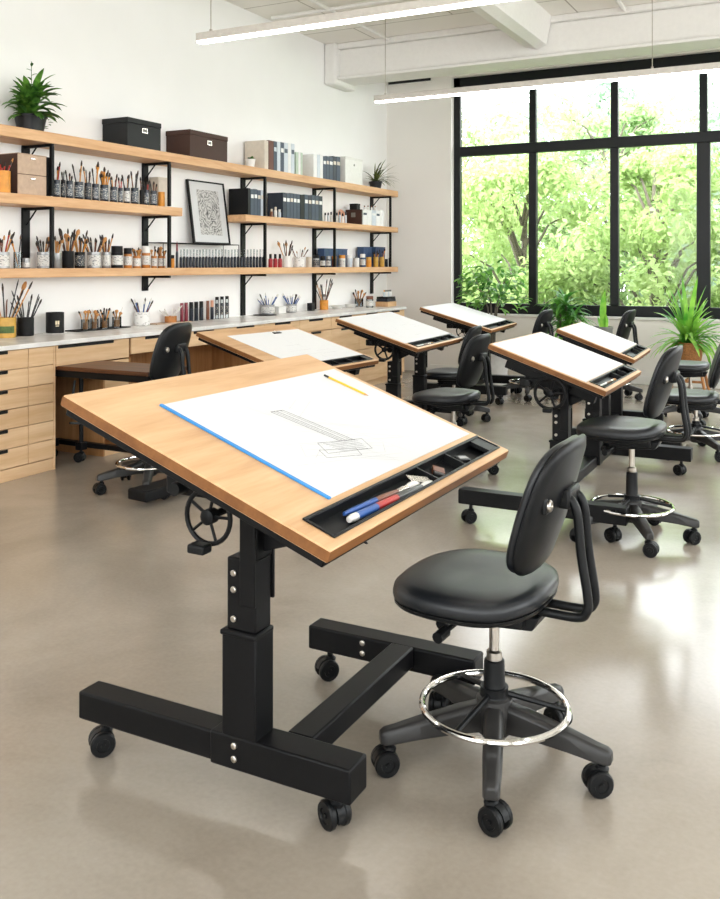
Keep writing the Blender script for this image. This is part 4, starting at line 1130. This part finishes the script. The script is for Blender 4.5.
Mp = Matrix.Translation((0,0,.095)) @ Matrix.Rotation(PI/2-.18,4,'Y')
MB().lathe([(0,0),(.088,0),(.092,.004),(.088,.008),(.02,.008),(0,.006)],24,Mp).build('plate', M['copper'], o)
MB().lathe([(.016,.0082),(.02,.0082),(.018,.011),(.016,.0082)],12,Mp).build('well_rim', M['copper'], o)
y0, zt, _ = on_x(362.3, 209.5, -5.18)
y0b, _, _ = on_x(361, 209.5, -5.18)
o = empty('bookend_box', (-5.29,y0-.012,Z3), 0, 'dark brown block holding the white books at the right of the short right shelf', 'bookend')
MB().box(-.11,.11,-.02,.012,0,zt-Z3).build('block', M['bbox'], o, bev=.002); MB().box(-.03,.03,-.021,-.0198,(zt-Z3)*.5,(zt-Z3)*.8).build('label_plate', M['bk_grey'], o)
spine_row(Z3, -5.18, .22, [(363,367.2,209.5,'bk_white','bk_blue','white book'),(367.4,371.7,210,'bk_white',None,'white book'),(371.9,376,210,'bk_pale','bk_white','pale blue book'),(376.2,380,210.5,'bk_white','bk_blue','white book'),(380.2,384,210.5,'bk_white',None,'white book')],
  'white books at the right end of the short right shelf', 'in the white block, short right shelf')
y, zt, t_ = on_x(357, 209.5, -5.27)
ztop = on_x(362.3, 209.5, -5.18)[1]
y5, _, _ = on_x(369, 209, -5.29)
o = empty('card_box', (-5.30,y0+.03,ztop+.001), 0, 'small black box lying on top of the dark brown block', 'box')
MB().box(-.05,.05,-.045,.045,0,.055).build('body', M['bk_black'], o, bev=.002); MB().box(-.052,.052,-.047,.047,.0552,.075).build('lid', M['bk_black'], o, bev=.002)
for i, u in enumerate((364.5,368,371.6,375.2)):
    y, z, t_ = on_x(u, 203.5, -5.26)
    zb = on_x((365,369.5,374,378,382)[min(4,i+1)], (209.5,210,210,210.5,210.5)[min(4,i+1)], -5.18)[1]
    o = empty('bottle', (-5.26,y,zb+.004), 0, 'tiny bottle standing on the white books, %s from the left' % ORD[i], 'bottle', 'tiny bottles on the white books')
    MB().lathe([(0,0),(.013,0),(.013,.03),(.008,.036),(0,.036)],10).build('body', M['whiteglz'], o); MB().lathe([(0,.0363),(.008,.0363),(.008,.055),(0,.055)],10).build('cap', M['hbrown'], o)

# --- top shelf: boxes, books, plants
def lid_box(u0, u1, v0, mat, dep, label, xf=-5.165, plate=True):
    ya, za, _ = on_x(u0, v0, xf); yb, _, _ = on_x(u1, v0, xf)
    o = empty('storage_box', (xf-dep/2,(ya+yb)/2,Z1), 0, label, 'box')
    w = (yb-ya)/2; h = za-Z1; d = dep/2
    MB().box(-d+.004,d-.004,-w+.004,w-.004,0,h-.045).build('body', M[mat], o, bev=.003)
    MB().box(-d,d,-w,w,h-.0448,h).build('lid', M[mat], o, bev=.004)
    p = MB(); p.box(d-.004,d+.002,-.034,.034,h*.54,h*.54+.006); p.box(d-.004,d+.002,-.034,.034,h*.54+.034,h*.54+.04); p.box(d-.004,d+.002,-.034,-.028,h*.54+.006,h*.54+.034); p.box(d-.004,d+.002,.028,.034,h*.54+.006,h*.54+.034)
    pl = p.build('label_holder', M['ferrule'], o)
    MB().box(d-.004,d-.0005+.001,-.028,.028,h*.54+.006,h*.54+.034).build('card', M['bk_grey'], pl, smooth=False)
    return o
lid_box(127.5,161.5,116.5,'kbox',.282,'charcoal lidded storage box on the top shelf')
lid_box(190,228,129,'bbox',.282,'dark brown lidded storage box on the top shelf')
spine_row(Z1, -5.18, .245, [(264.5,268.3,140,'tan',None,'thick cream binder'),(268.5,273.6,140,'brown',None,'brown book'),(273.8,277,141,'bk_blue','bk_pale','blue-grey book'),(277.2,280.5,141.5,'bk_pale',None,'pale blue book'),(280.7,284,142,'bk_blue','bk_white','blue-grey book'),(284.2,288,142.5,'bk_pale','bk_blue','pale blue book'),(288.2,291,143,'bk_white',None,'white book'),(291.2,294.5,143.5,'bk_pale','bk_blue','pale blue book')],
  'books in the left block of the top shelf', 'in the left book block, top shelf')
spine_row(Z1, -5.18, .16, [(296,298.3,152,'bk_green',None,'low pale green book'),(298.5,300.6,152,'bk_white',None,'low white book'),(300.8,302.6,152.5,'bk_green',None,'low pale green book')],
  'low books in the middle of the top shelf', 'among low books, top shelf')
spine_row(Z1, -5.18, .235, [(313.5,317,154,'bk_white',None,'grey-sided white binder'),(317.2,320,154.5,'bk_pale',None,'pale blue book'),(320.2,323,154.5,'bk_white',None,'white book'),(323.2,326.2,156,'bk_blue','bk_white','blue-grey book'),(326.4,329.2,156,'bk_blue','tan','blue-grey book'),(329.4,333,156.5,'bk_blue','bk_white','blue-grey book'),(333.2,336.5,156,'bk_dblue','tan','slate blue book'),(336.7,340.3,156.5,'bk_blue','tan','blue-grey book')],
  'books in the right block of the top shelf', 'in the right book block, top shelf')
ya, zt, _ = on_x(345.5, 156, -5.17); yb, _, _ = on_x(362.5, 158.5, -5.17)
o = empty('magazine_box', (-5.29,(ya+yb)/2,Z1), 0, 'plain white file box with a tiny round mark on the top shelf', 'box')
w = (yb-ya)/2; h = zt-Z1
MB().box(-.11,.12,-w,w,0,h-.03).build('body', M['whiteglz'], o, bev=.003); MB().box(-.112,.122,-w-.002,w+.002,h-.0298,h).build('lid', M['whiteglz'], o, bev=.003)
MB().lathe([(0,0),(.014,0),(.014,.003),(.009,.003),(0,.001)],14,Matrix.Translation((.1205,0,h*.72)) @ Matrix.Rotation(PI/2,4,'Y')).build('ring_pull', M['bk_grey'], o)

def pot_plant(name, loc, r, h, mat, label, build, leaf, group=None, taper=.8, cat='plant'):
    o = empty(name, loc, 0, label, cat, group)
    MB().lathe([(0,0),(r*taper,0),(r*taper,.004),(r,h*.88),(r*1.06,h*.88),(r*1.06,h),(r*.95,h),(r*.93,h*.86),(0,h*.86)],24).build('pot', M[mat], o)
    MB().lathe([(0,h*.865),(r*.9,h*.865),(r*.5,h*.885),(0,h*.89)],16).build('soil', M['soil'], o)
    mb = MB(); build(mb, h*.87); mb.build('foliage', M[leaf], o, recalc=False, ang=80)
    return o
# leafy plant on the top shelf (left)
y, z, t_ = on_x(30.5, 128, -5.30)
def f1(mb, z):
    for i in range(120):
        a = random.uniform(0,2*PI); el = random.uniform(.05,1.35)
        L = random.uniform(.15,.27)*(.55 if math.cos(a) < -.2 else 1)
        zz = z+.16*random.random()**1.4; rr = .05*random.random()
        mb.blade((rr*math.cos(a),rr*math.sin(a),zz), a, L, random.uniform(.04,.062), el, random.uniform(.4,1.1), .2, 6)
    for k in range(6): mb.blade((.01,.0,z+.21+.035*k), k*2.4, .05, .022, .5, .4, .2, 4)
    mb.tube([(0,0,z),(.01,0,z+.2),(.01,0,z+.42)],.0025,5)
    for k in range(5): mb.blade((.06,.115,z-.005-.016*k), k*1.1-.3, .04, .018, .1, .5, .2, 3)
pot_plant('potted_fern', (-5.30,y,Z1), .115, .125, 'pot', 'bushy green plant in black pot at the left end of the top shelf', f1, 'fern')
# spiky plant on the top shelf (right)
y, z, t_ = on_x(375.5, 187, -5.29)
def f2(mb, z):
    for i in range(70):
        a = random.uniform(0,2*PI); el = random.uniform(.25,1.5)
        mb.blade((random.uniform(-.02,.02),random.uniform(-.02,.02),z), a, random.uniform(.22,.40)*(.38 if math.cos(a) < -.15 else 1), .016, el, random.uniform(.5,1.5), .15, 7)
pot_plant('spider_plant', (-5.29,y,Z1), .085, .10, 'pot', 'spiky grassy plant in black pot at the right end of the top shelf', f2, 'spider')
# small mug plant by the cream binder
y, z, t_ = on_x(252, 160, -5.23)
def f3(mb, z):
    for i in range(26):
        a = random.uniform(0,2*PI); mb.blade((0,0,z), a, random.uniform(.03,.065), .026, random.uniform(.3,1.4), .7, .2, 4)
pot_plant('succulent', (-5.235,y-.02,Z1), .048, .085, 'whiteglz', 'small green succulent in white pot beside the cream binder', f3, 'fern')

# --- worktop things
ZC = .901
def at_top(u, v, back=.085):
    x, y, t_ = on_z(u, v, ZC); x = max(x, WX+back)
    y, _, t_ = on_x(u, 265, x); return x, y, t_
def cup(u0, u1, vb, vt, kind, where, brushes=(), vbr=None, name='cup', cat='cup', full=None):
    x, y, t_ = at_top((u0+u1)/2, vb-2)
    sh = 265+(CAMZ-ZC)*905/t_-vb+1.5      # the same size where the worktop really is
    return jar(u0,u1,vt+sh,ZC,x,kind,where,brushes,vbr and vbr+sh,name,cat,full)
o = cup(-5,16,333,311.5,('gold',None),'ochre jar with green leaf patch and long brushes on the worktop',('stick','wood','black','tan','brown','stick'),272,'brush_jar','jar')
r_ = 10.5*on_z(5.5,331,ZC)[2]/905*.96
g_ = MB(); band(g_, r_+.001, .035, .085, -1.5, .1); g_.build('leaf_patch', M['green'], o, recalc=False)
o = cup(17.3,34,331.5,312,('blackm',None),'matte black jar of black sticks on the worktop',('stick','black','stick','black','stick','stick'),284,'brush_jar','jar')
M['mark'] = plain('pale_print', rgb(220,205,170), .5)
x, y, t_ = at_top(55, 326, .12)
o = empty('candle_jar', (x,y,ZC+.006), 0, 'black jar with two small pale marks on a white coaster on the worktop', 'jar')
r_ = 9*t_/905*.97; h_ = 20.5*t_/905
b = MB(); jar_mesh(b, r_, h_, 24, .004); b.build('body', M['blackm'], o)
MB().lathe([(0,.007),(r_-.0045,.007),(r_-.0045,h_*.85),(0,h_*.85)],20).build('wax', M['hblack'], o)
g_ = MB(); band(g_, r_+.0006, h_*.42, h_*.60, -.72, -.52, 3); band(g_, r_+.0006, h_*.42, h_*.60, -.48, -.28, 3); band(g_, r_+.0006, h_*.33, h_*.37, -.70, -.30, 4); g_.build('print', M['mark'], o, recalc=False)
o2 = empty('coaster', (x,y,ZC), 0, 'round white coaster under the black marked jar', 'coaster')
MB().lathe([(0,0),(r_*1.28,0),(r_*1.32,.003),(r_*1.28,.005),(0,.005)],24).build('disc', M['whiteglz'], o2)
def tray(u0, u1, v, mat, label, dep=.13, name='tray'):
    x0, y0, _ = at_top(u0, v, .09); x1, y1, _ = at_top(u1, v, .09)
    o = empty(name, ((x0+x1)/2,(y0+y1)/2,ZC), 0, label, 'tray')
    w = abs(y1-y0)/2; d = dep/2
    b = MB(); b.box(-d,d,-w,w,0,.003); b.build('base', M[mat], o)
    r = MB(); r.box(-d,-d+.004,-w,w,.003,.008); r.box(d-.004,d,-w,w,.003,.008); r.box(-d+.004,d-.004,-w,-w+.004,.003,.008); r.box(-d+.004,d-.004,w-.004,w,.003,.008); r.build('rim', M[mat], o)
    return o
tray(72,124,326.5,'blackm','thin black tray under the four amber glasses',.15)
ZC += .004
for i,(a,b) in enumerate([(81,89.5),(90.2,98.5),(100,109),(112,121.5)]):
    cup(a,b,327,315,('jarglass',None),'%s amber pigment glass from the left on the worktop' % ORD[i],('tan','pale','wood','brown') if i != 2 else ('black','orange','brown','wood'),307,'pigment_glass','glass',('amber',.72))
ZC -= .004
cup(134.5,150,323,308,('marb',None),'white speckled ceramic cup of blue and brown brushes on the worktop',('brown','blue','blue','black','brown'),293)
tray(152,187,321,'taupe','thin pale wooden tray under the amber bowl',.12)
ZC += .0045
cup(164.5,177,321,313,('amber',None),'squat amber bowl of clear sticks on the wooden tray',('pale','pale','pale','pale','pale'),300,'bowl','bowl')
ZC -= .0045
mk = [(180,183.8,'maroon','maroon','left maroon'),(184.2,188,'maroon','maroon','right maroon'),(189,193.5,'navy','blackm','first black'),(194,198.5,'navy','blackm','second black'),(199,203.5,'navy','blackm','third black'),(206,209.6,'hbrown','hbrown','left brown'),(210.2,213.8,'navy','copper','copper-capped black')]
for (a,b,c1,c2,nm) in mk:
    x, y, t_ = at_top((a+b)/2, 316)
    sh = 265+(CAMZ-ZC)*905/t_-318
    lidded(a,b,299+sh,ZC,x,(c1,c2,None),'%s tall marker bottle in the worktop row behind the second drafting table' % nm,'marker_bottle','bottle',.35,None,.95)
for i,(a,b) in enumerate([(215,219),(220,224),(225,229)]):
    x, y, t_ = at_top((a+b)/2, 315)
    sh = 265+(CAMZ-ZC)*905/t_-317
    lidded(a,b,295+sh,ZC,x,('jarglass','blackm','labeld'),'clear bottle with black cap on the worktop, %s of three' % ('left','middle','right')[i],'clear_bottle','bottle',.14,None,.95)
x, y, t_ = at_top(265, 313, .135)
o = empty('tray', (x,y,ZC), 0, 'round dark tray under the grey brush cup', 'tray')
MB().lathe([(0,0),(.12,0),(.128,.006),(.122,.006),(.118,.003),(0,.003)],28).build('disc', M['greyplastic'], o)
ZC += .004
cup(261,275,312,301,('grey','labelp'),'grey cup of blue brushes on the round dark tray',('blue','blue','pale','blue','black','blue'),288)
ZC -= .004
x, y, t_ = at_top(279.5, 309)
o = empty('card_box', (x,y,ZC), 0, 'low white box between the two cups of blue brushes', 'box')
MB().box(-.04,.04,-.075,.075,0,.055).build('body', M['whiteglz'], o, bev=.004); MB().box(-.042,.042,-.077,.077,.0553,.08).build('lid', M['whiteglz'], o, bev=.004)
cup(286,297,311,301,('grey','labelp'),'ribbed grey cup packed with blue brushes right of the white box',('blue','blue','blue','black','blue','blue','blue'),289)
x, y, t_ = at_top(311, 307)
o = empty('speaker_cube', (x,y,ZC), 0, 'small black box standing left of the yellow cup on the worktop', 'box')
MB().box(-.03,.03,-.04,.04,0,.09).build('body', M['bk_black'], o, bev=.006); MB().box(.03,.032,-.032,.032,.01,.08).build('front', M['greyplastic'], o)
cup(319.5,328.5,309,298,('orange',None),'bright yellow cup of dark brushes on the worktop',('black','brown','black','stick','wood'),278)
for (a,b,vb,vt,nm) in [(330,344,307,302.5,'left of the two shallow white dishes on the worktop'),(344.5,357,305.5,301.5,'right of the two shallow white dishes on the worktop')]:
    x, y, t_ = at_top((a+b)/2, vb-1, .12)
    o = empty('dish', (x,y,ZC), 0, nm, 'dish'); r_ = (b-a)/2*t_/905
    MB().lathe([(0,0),(r_*.6,0),(r_*.7,.006),(r_,.04),(r_*.97,.042),(r_*.66,.010),(0,.008)],24).build('bowl', M['whiteglz'], o)
    MB().lathe([(r_*.55,-.0),(r_*.6,0),(r_*.6,.004),(r_*.55,.004),(r_*.55,0)],20).build('foot_ring', M['whiteglz'], o)
x, y, t_ = at_top(331.5, 303, .15)
o = empty('brush_stand', (x-.10,y,ZC), 0, 'slim pale stand with a round top behind the white dishes', 'stand')
MB().lathe([(0,0),(.04,0),(.04,.006),(.006,.012),(.005,.15),(0,.15)],14).build('stem', M['whiteglz'], o); MB().lathe([(0,.1503),(.02,.1503),(.024,.165),(.02,.18),(0,.18)],14).build('knob', M['bk_grey'], o)
cup(354.5,363.5,304.5,295,('jarglass',None),'clear glass of brown brushes near the window end of the worktop',('tan','brown','tan','wood','brown'),286,'brush_glass','glass')
x, y, t_ = at_top(370, 302, .33)
lidded(366,373.5,296,ZC,x,('jarglass','hbrown','labelp'),'glass pot with brown lid near the window end of the worktop')
x, y, t_ = at_top(386, 301.5, .36)
o = empty('wooden_box', (x,y,ZC), 0, 'low wooden box under the black trays at the window end of the worktop', 'box')
MB().box(-.09,.09,-.125,.125,0,.055).build('body', M['oak'], o, bev=.003); MB().box(-.092,.092,-.127,.127,.0552,.062).build('lid', M['oak'], o, bev=.002)
o = empty('paint_tray', (x,y,ZC+.0625), 0, 'black paint tray stacked on the low wooden box', 'tray')
MB().box(-.08,.08,-.12,.12,0,.035).build('lower_tray', M['navy'], o, bev=.003); MB().box(-.078,.078,-.115,.115,.0353,.062).build('upper_tray', M['bk_black'], o, bev=.003)
for i in range(6):
    o = empty('paint_tube', (x+.02,y-.095+.038*i,ZC+.125), 0, 'pale paint bottle standing on the black paint tray, %s from the left' % ORD[i], 'bottle', 'pale paint bottles on the black tray')
    MB().lathe([(0,0),(.015,0),(.015,.055),(.008,.062),(0,.062)],12).build('body', M['whiteglz' if i % 3 else 'bk_pale'], o); MB().lathe([(0,.0623),(.008,.0623),(.008,.085),(0,.085)],10).build('cap', M['bk_grey' if i else 'orange'], o)

# ------------------------------------------------------------------ floor plants by the window
def ficus():
    o = empty('ficus', (-3.63,10.35,0), 0, 'leafy ficus tree behind the farthest drafting table at the left window pane', 'plant')
    MB().lathe([(0,0),(.17,0),(.20,.36),(.215,.36),(.215,.40),(.19,.40),(.185,.35),(0,.35)],24).build('pot', M['whiteglz'], o)
    MB().lathe([(0,.352),(.184,.352),(0,.37)],16).build('soil', M['soil'], o)
    tr = MB(); fo = MB()
    for k in range(7):
        a = 2*PI*k/7+.3; tip = Vector((.27*math.cos(a),.25*math.sin(a),1.26+.12*random.random()))
        mid = Vector((.06*math.cos(a),.06*math.sin(a),.92))
        tr.tube([(0.02*math.cos(a),.02*math.sin(a),.36),(.03*math.cos(a),.03*math.sin(a),.62),mid,(mid+tip)/2,tip],[.014,.012,.009,.006,.003],6)
    for i in range(230):
        a = random.uniform(0,2*PI); rr = .36*random.random()**.5; z = 1.02+.46*random.random()-.14*(rr/.36)
        fo.blade((rr*math.cos(a),rr*math.sin(a),z), a+random.uniform(-1,1), random.uniform(.09,.16), random.uniform(.045,.065), random.uniform(-.5,.7), random.uniform(.4,1.2), .2, 5)
    tr.build('branches', M['bark'], o); fo.build('foliage', M['ficus'], o, recalc=False, ang=80)
ficus()
def dracaena():
    o = empty('dracaena', (-2.74,10.35,0), 0, 'drooping dark green dracaena in a wooden tub behind the middle right table', 'plant')
    MB().lathe([(0,0),(.15,0),(.17,.48),(.18,.48),(.18,.53),(.155,.53),(.15,.47),(0,.47)],24).build('tub', M['wicker'], o)
    MB().lathe([(0,.472),(.149,.472),(0,.49)],16).build('soil', M['soil'], o)
    st = MB(); fo = MB()
    for (bx,by,h) in ((0,0,.98),(.06,.03,.84),(-.06,-.02,.88),(.02,-.06,.75)):
        st.tube([(bx*.5,by*.5,.475),(bx,by,h-.1),(bx,by,h)],.013,7)
        for i in range(40):
            a = random.uniform(0,2*PI); el = random.uniform(-.2,1.4)
            fo.blade((bx,by,h-.16+.2*random.random()), a, random.uniform(.24,.40), .042, el, random.uniform(.9,2.0), .12, 8)
    st.build('stems', M['bark'], o); fo.build('foliage', M['drac'], o, recalc=False, ang=80)
dracaena()
def snake():
    o = empty('snake_plant', (-2.33,10.42,0), 0, 'single upright light green leaf rising from a grey planter by the window', 'plant')
    MB().lathe([(0,0),(.09,0),(.105,.70),(.112,.70),(.112,.73),(.10,.73),(.098,.69),(0,.69)],22).build('planter', M['bk_grey'], o)
    MB().lathe([(0,.692),(.097,.692),(0,.705)],14).build('soil', M['soil'], o)
    fo = MB()
    fo.blade((0,0,.69), 1.2, .47, .085, 1.52, .06, .2, 9, lambda t: (.6+.5*math.sin(PI*t*.8))*(1-t**4)+.02)
    fo.blade((.03,.02,.69), -1.5, .20, .05, 1.35, .12, .2, 7, lambda t: (.6+.5*math.sin(PI*t*.8))*(1-t**4)+.02)
    fo.blade((-.03,.01,.69), 2.6, .16, .05, 1.3, .12, .2, 7, lambda t: (.6+.5*math.sin(PI*t*.8))*(1-t**4)+.02)
    fo.build('foliage', M['yucca'], o, recalc=False, ang=80)
snake()
def yucca():
    cx, cy = -1.42, 10.45
    s = empty('plant_stand', (cx,cy,0), 0, 'wooden plant stand on splayed legs under the big lime green plant', 'stand')
    for (a,b) in ((-1,-1),(1,-1),(1,1),(-1,1)):
        MB().cyl((.21*a,.17*b,0),(.15*a,.12*b,.295),.017,10).build('leg', M['stick'], s)
    MB().box(-.19,.19,-.155,.155,.295,.325).build('top', M['stick'], s, bev=.004)
    MB().box(-.165,.165,-.012,.012,.14,.165).box(-.012,.012,-.13,.13,.165,.19).build('stretcher', M['stick'], s)
    o = empty('yucca_plant', (cx,cy,.326), 0, 'big spiky lime green plant in a wicker basket on the wooden stand', 'plant')
    MB().lathe([(0,0),(.13,0),(.155,.13),(.15,.24),(.158,.25),(.14,.26),(.135,.21),(0,.21)],24).build('basket', M['wicker'], o)
    MB().lathe([(0,.212),(.134,.212),(0,.23)],14).build('soil', M['soil'], o)
    fo = MB()
    for i in range(95):
        a = random.uniform(0,2*PI); el = random.uniform(.05,1.45)
        fo.blade((random.uniform(-.05,.05),random.uniform(-.05,.05),.22+.06*random.random()), a, random.uniform(.38,.62), random.uniform(.035,.055), el, random.uniform(.7,1.9)*(1.15-el*.45), .15, 9)
    for i in range(9):
        a = random.uniform(0,2*PI)
        fo.blade((0,0,.24), a, random.uniform(.58,.80), .06, random.uniform(1.25,1.5), random.uniform(.1,.3), .15, 9)
    fo.build('foliage', M['yucca'], o, recalc=False, ang=80)
yucca()

# ------------------------------------------------------------------ outdoors: lawn and trees
struct(MB().box(-40,40,WY+.26,60,-.5,-.4).build('lawn', M['lawn'], smooth=False))
def tree(x, y, R, H, zc, leaf, label, nblob=26, per=190, ls=.17, seed=1):
    rnd = random.Random(seed)
    o = empty('tree', (x,y,-.4), 0, label, 'tree', 'trees beyond the window')
    tr = MB(); fo = MB()
    tr.tube([(0,0,0),(.05,.03,zc*.4),(0,.1,zc*.8),(.1,0,zc+H*.35)],[.10,.08,.06,.02],8)
    blobs = []
    for k in range(nblob):
        a = rnd.uniform(0,2*PI); u = rnd.uniform(-1,1); rr = R*(1-u*u*.75)**.5*rnd.uniform(.45,1)
        c = Vector((rr*math.cos(a), rr*math.sin(a), zc+u*H/2)); blobs.append((c, rnd.uniform(.32,.62)*R*.62))
        tr.tube([(0,.05,max(.4,c.z-rr*.8-.3)),(c.x*.5,c.y*.5,c.z-.25*rr),tuple(c)],[.035,.02,.008],5)
    for (c, r) in blobs:
        for i in range(per):
            d = Vector((rnd.gauss(0,1),rnd.gauss(0,1),rnd.gauss(0,.8)))
            d.normalize(); p = c+d*r*rnd.uniform(.45,1.05)
            n = (d+Vector((rnd.uniform(-.8,.8),rnd.uniform(-.8,.8),rnd.uniform(-.3,.9)))).normalized()
            a = n.orthogonal().normalized(); b = n.cross(a)
            th = rnd.uniform(0,2*PI); e1 = a*math.cos(th)+b*math.sin(th); e2 = n.cross(e1)
            L = ls*rnd.uniform(.7,1.3); w = L*.5
            fo.add([p-e1*L/2, p+e2*w/2+n*.01, p+e1*L/2, p-e2*w/2+n*.01], [(0,1,2,3)])
    tr.build('trunk', M['bark'], o); fo.build('foliage', M[leaf], o, smooth=False, recalc=False)
tree(-4.9,15.5,1.7,3.3,1.8,'treeA','lime green tree outside behind the ficus, leftmost of the near trees',44,300,.125,3)
tree(-2.6,15.2,1.5,3.2,1.9,'treeA','lime green tree outside behind the dracaena, second of the near trees',44,300,.125,4)
tree(-.4,14.6,1.3,2.3,1.0,'treeA','low lime green tree outside behind the big lime plant',40,300,.12,5)
tree(1.6,14.8,1.6,3.0,1.4,'treeA','lime green tree outside right of the big lime plant',44,300,.125,6)
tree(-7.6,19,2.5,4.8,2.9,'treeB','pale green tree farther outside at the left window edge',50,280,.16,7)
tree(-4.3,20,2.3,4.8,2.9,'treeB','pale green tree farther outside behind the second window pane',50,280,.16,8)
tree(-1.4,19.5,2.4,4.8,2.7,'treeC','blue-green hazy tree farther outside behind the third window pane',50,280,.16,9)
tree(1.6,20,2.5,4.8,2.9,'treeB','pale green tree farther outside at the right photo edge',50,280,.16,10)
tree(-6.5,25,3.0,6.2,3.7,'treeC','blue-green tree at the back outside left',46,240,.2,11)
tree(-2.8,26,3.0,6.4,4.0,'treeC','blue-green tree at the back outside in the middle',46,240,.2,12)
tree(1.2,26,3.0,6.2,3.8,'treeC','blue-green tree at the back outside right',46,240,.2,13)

# ------------------------------------------------------------------ light, world, camera
w = bpy.data.worlds.new('sky'); sc.world = w; w.use_nodes = True
nt = w.node_tree; bg = nt.nodes['Background']
tc = N(nt,'ShaderNodeTexCoord'); sx = N(nt,'ShaderNodeSeparateXYZ'); rp = N(nt,'ShaderNodeValToRGB')
nt.links.new(tc.outputs['Generated'], sx.inputs[0]); nt.links.new(sx.outputs['Z'], rp.inputs['Fac']); nt.links.new(rp.outputs['Color'], bg.inputs['Color'])
rp.color_ramp.elements[0].color = (1,1,1,1); rp.color_ramp.elements[1].color = (.86,.93,1,1)
bg.inputs['Strength'].default_value = 5.6
sun = bpy.data.lights.new('sun','SUN'); sun.energy = 3.4; sun.angle = math.radians(3); sun.color = (1,.97,.9)
so = bpy.data.objects.new('sun', sun); col.objects.link(so)
so.rotation_euler = Vector((.62,.55,-.75)).to_track_quat('-Z','Y').to_euler()
for (x,y,z,sx_,sy_,rot) in [((wx0+wx1)/2,WY+.3,2.3,wx1-wx0,3.0,(-PI/2,0,0)),(RXW+.25,-1.2,2.3,3.6,3.0,(0,PI/2,0)),(RXW+.25,3.0,2.3,3.6,3.0,(0,PI/2,0)),(RXW+.25,7.6,2.3,4.4,3.0,(0,PI/2,0)),(-2.3,RYW-.25,2.3,3.8,3.0,(PI/2,0,0)),(2.1,RYW-.25,2.3,3.8,3.0,(PI/2,0,0))]:
    al = bpy.data.lights.new('window_portal','AREA'); al.shape = 'RECTANGLE'
    if rot[1]: al.size, al.size_y = sy_, sx_
    else: al.size, al.size_y = sx_, sy_
    al.cycles.is_portal = True
    ao = bpy.data.objects.new('window_portal', al); col.objects.link(ao); ao.location = (x,y,z); ao.rotation_euler = rot

cam = bpy.data.cameras.new('camera'); co = bpy.data.objects.new('camera', cam); col.objects.link(co)
co.location = (0,0,CAMZ); co.rotation_euler = (PI/2,0,YAW)
cam.sensor_fit = 'VERTICAL'; cam.sensor_height = 24; cam.sensor_width = 24*720/899
cam.lens = 905/899*24
cam.shift_y = -(449.5-265)/899
cam.clip_end = 200
sc.camera = co
sc.view_settings.view_transform = 'Standard'; sc.view_settings.look = 'None'; sc.view_settings.gamma = 1
sc.view_settings.use_curve_mapping = False
sc.view_settings.exposure = 0.55
cy = sc.cycles
cy.use_denoising = True
cy.max_bounces = 10; cy.diffuse_bounces = 5; cy.glossy_bounces = 4; cy.transparent_max_bounces = 12; cy.transmission_bounces = 4
cy.sample_clamp_indirect = 6; cy.caustics_reflective = False; cy.caustics_refractive = False
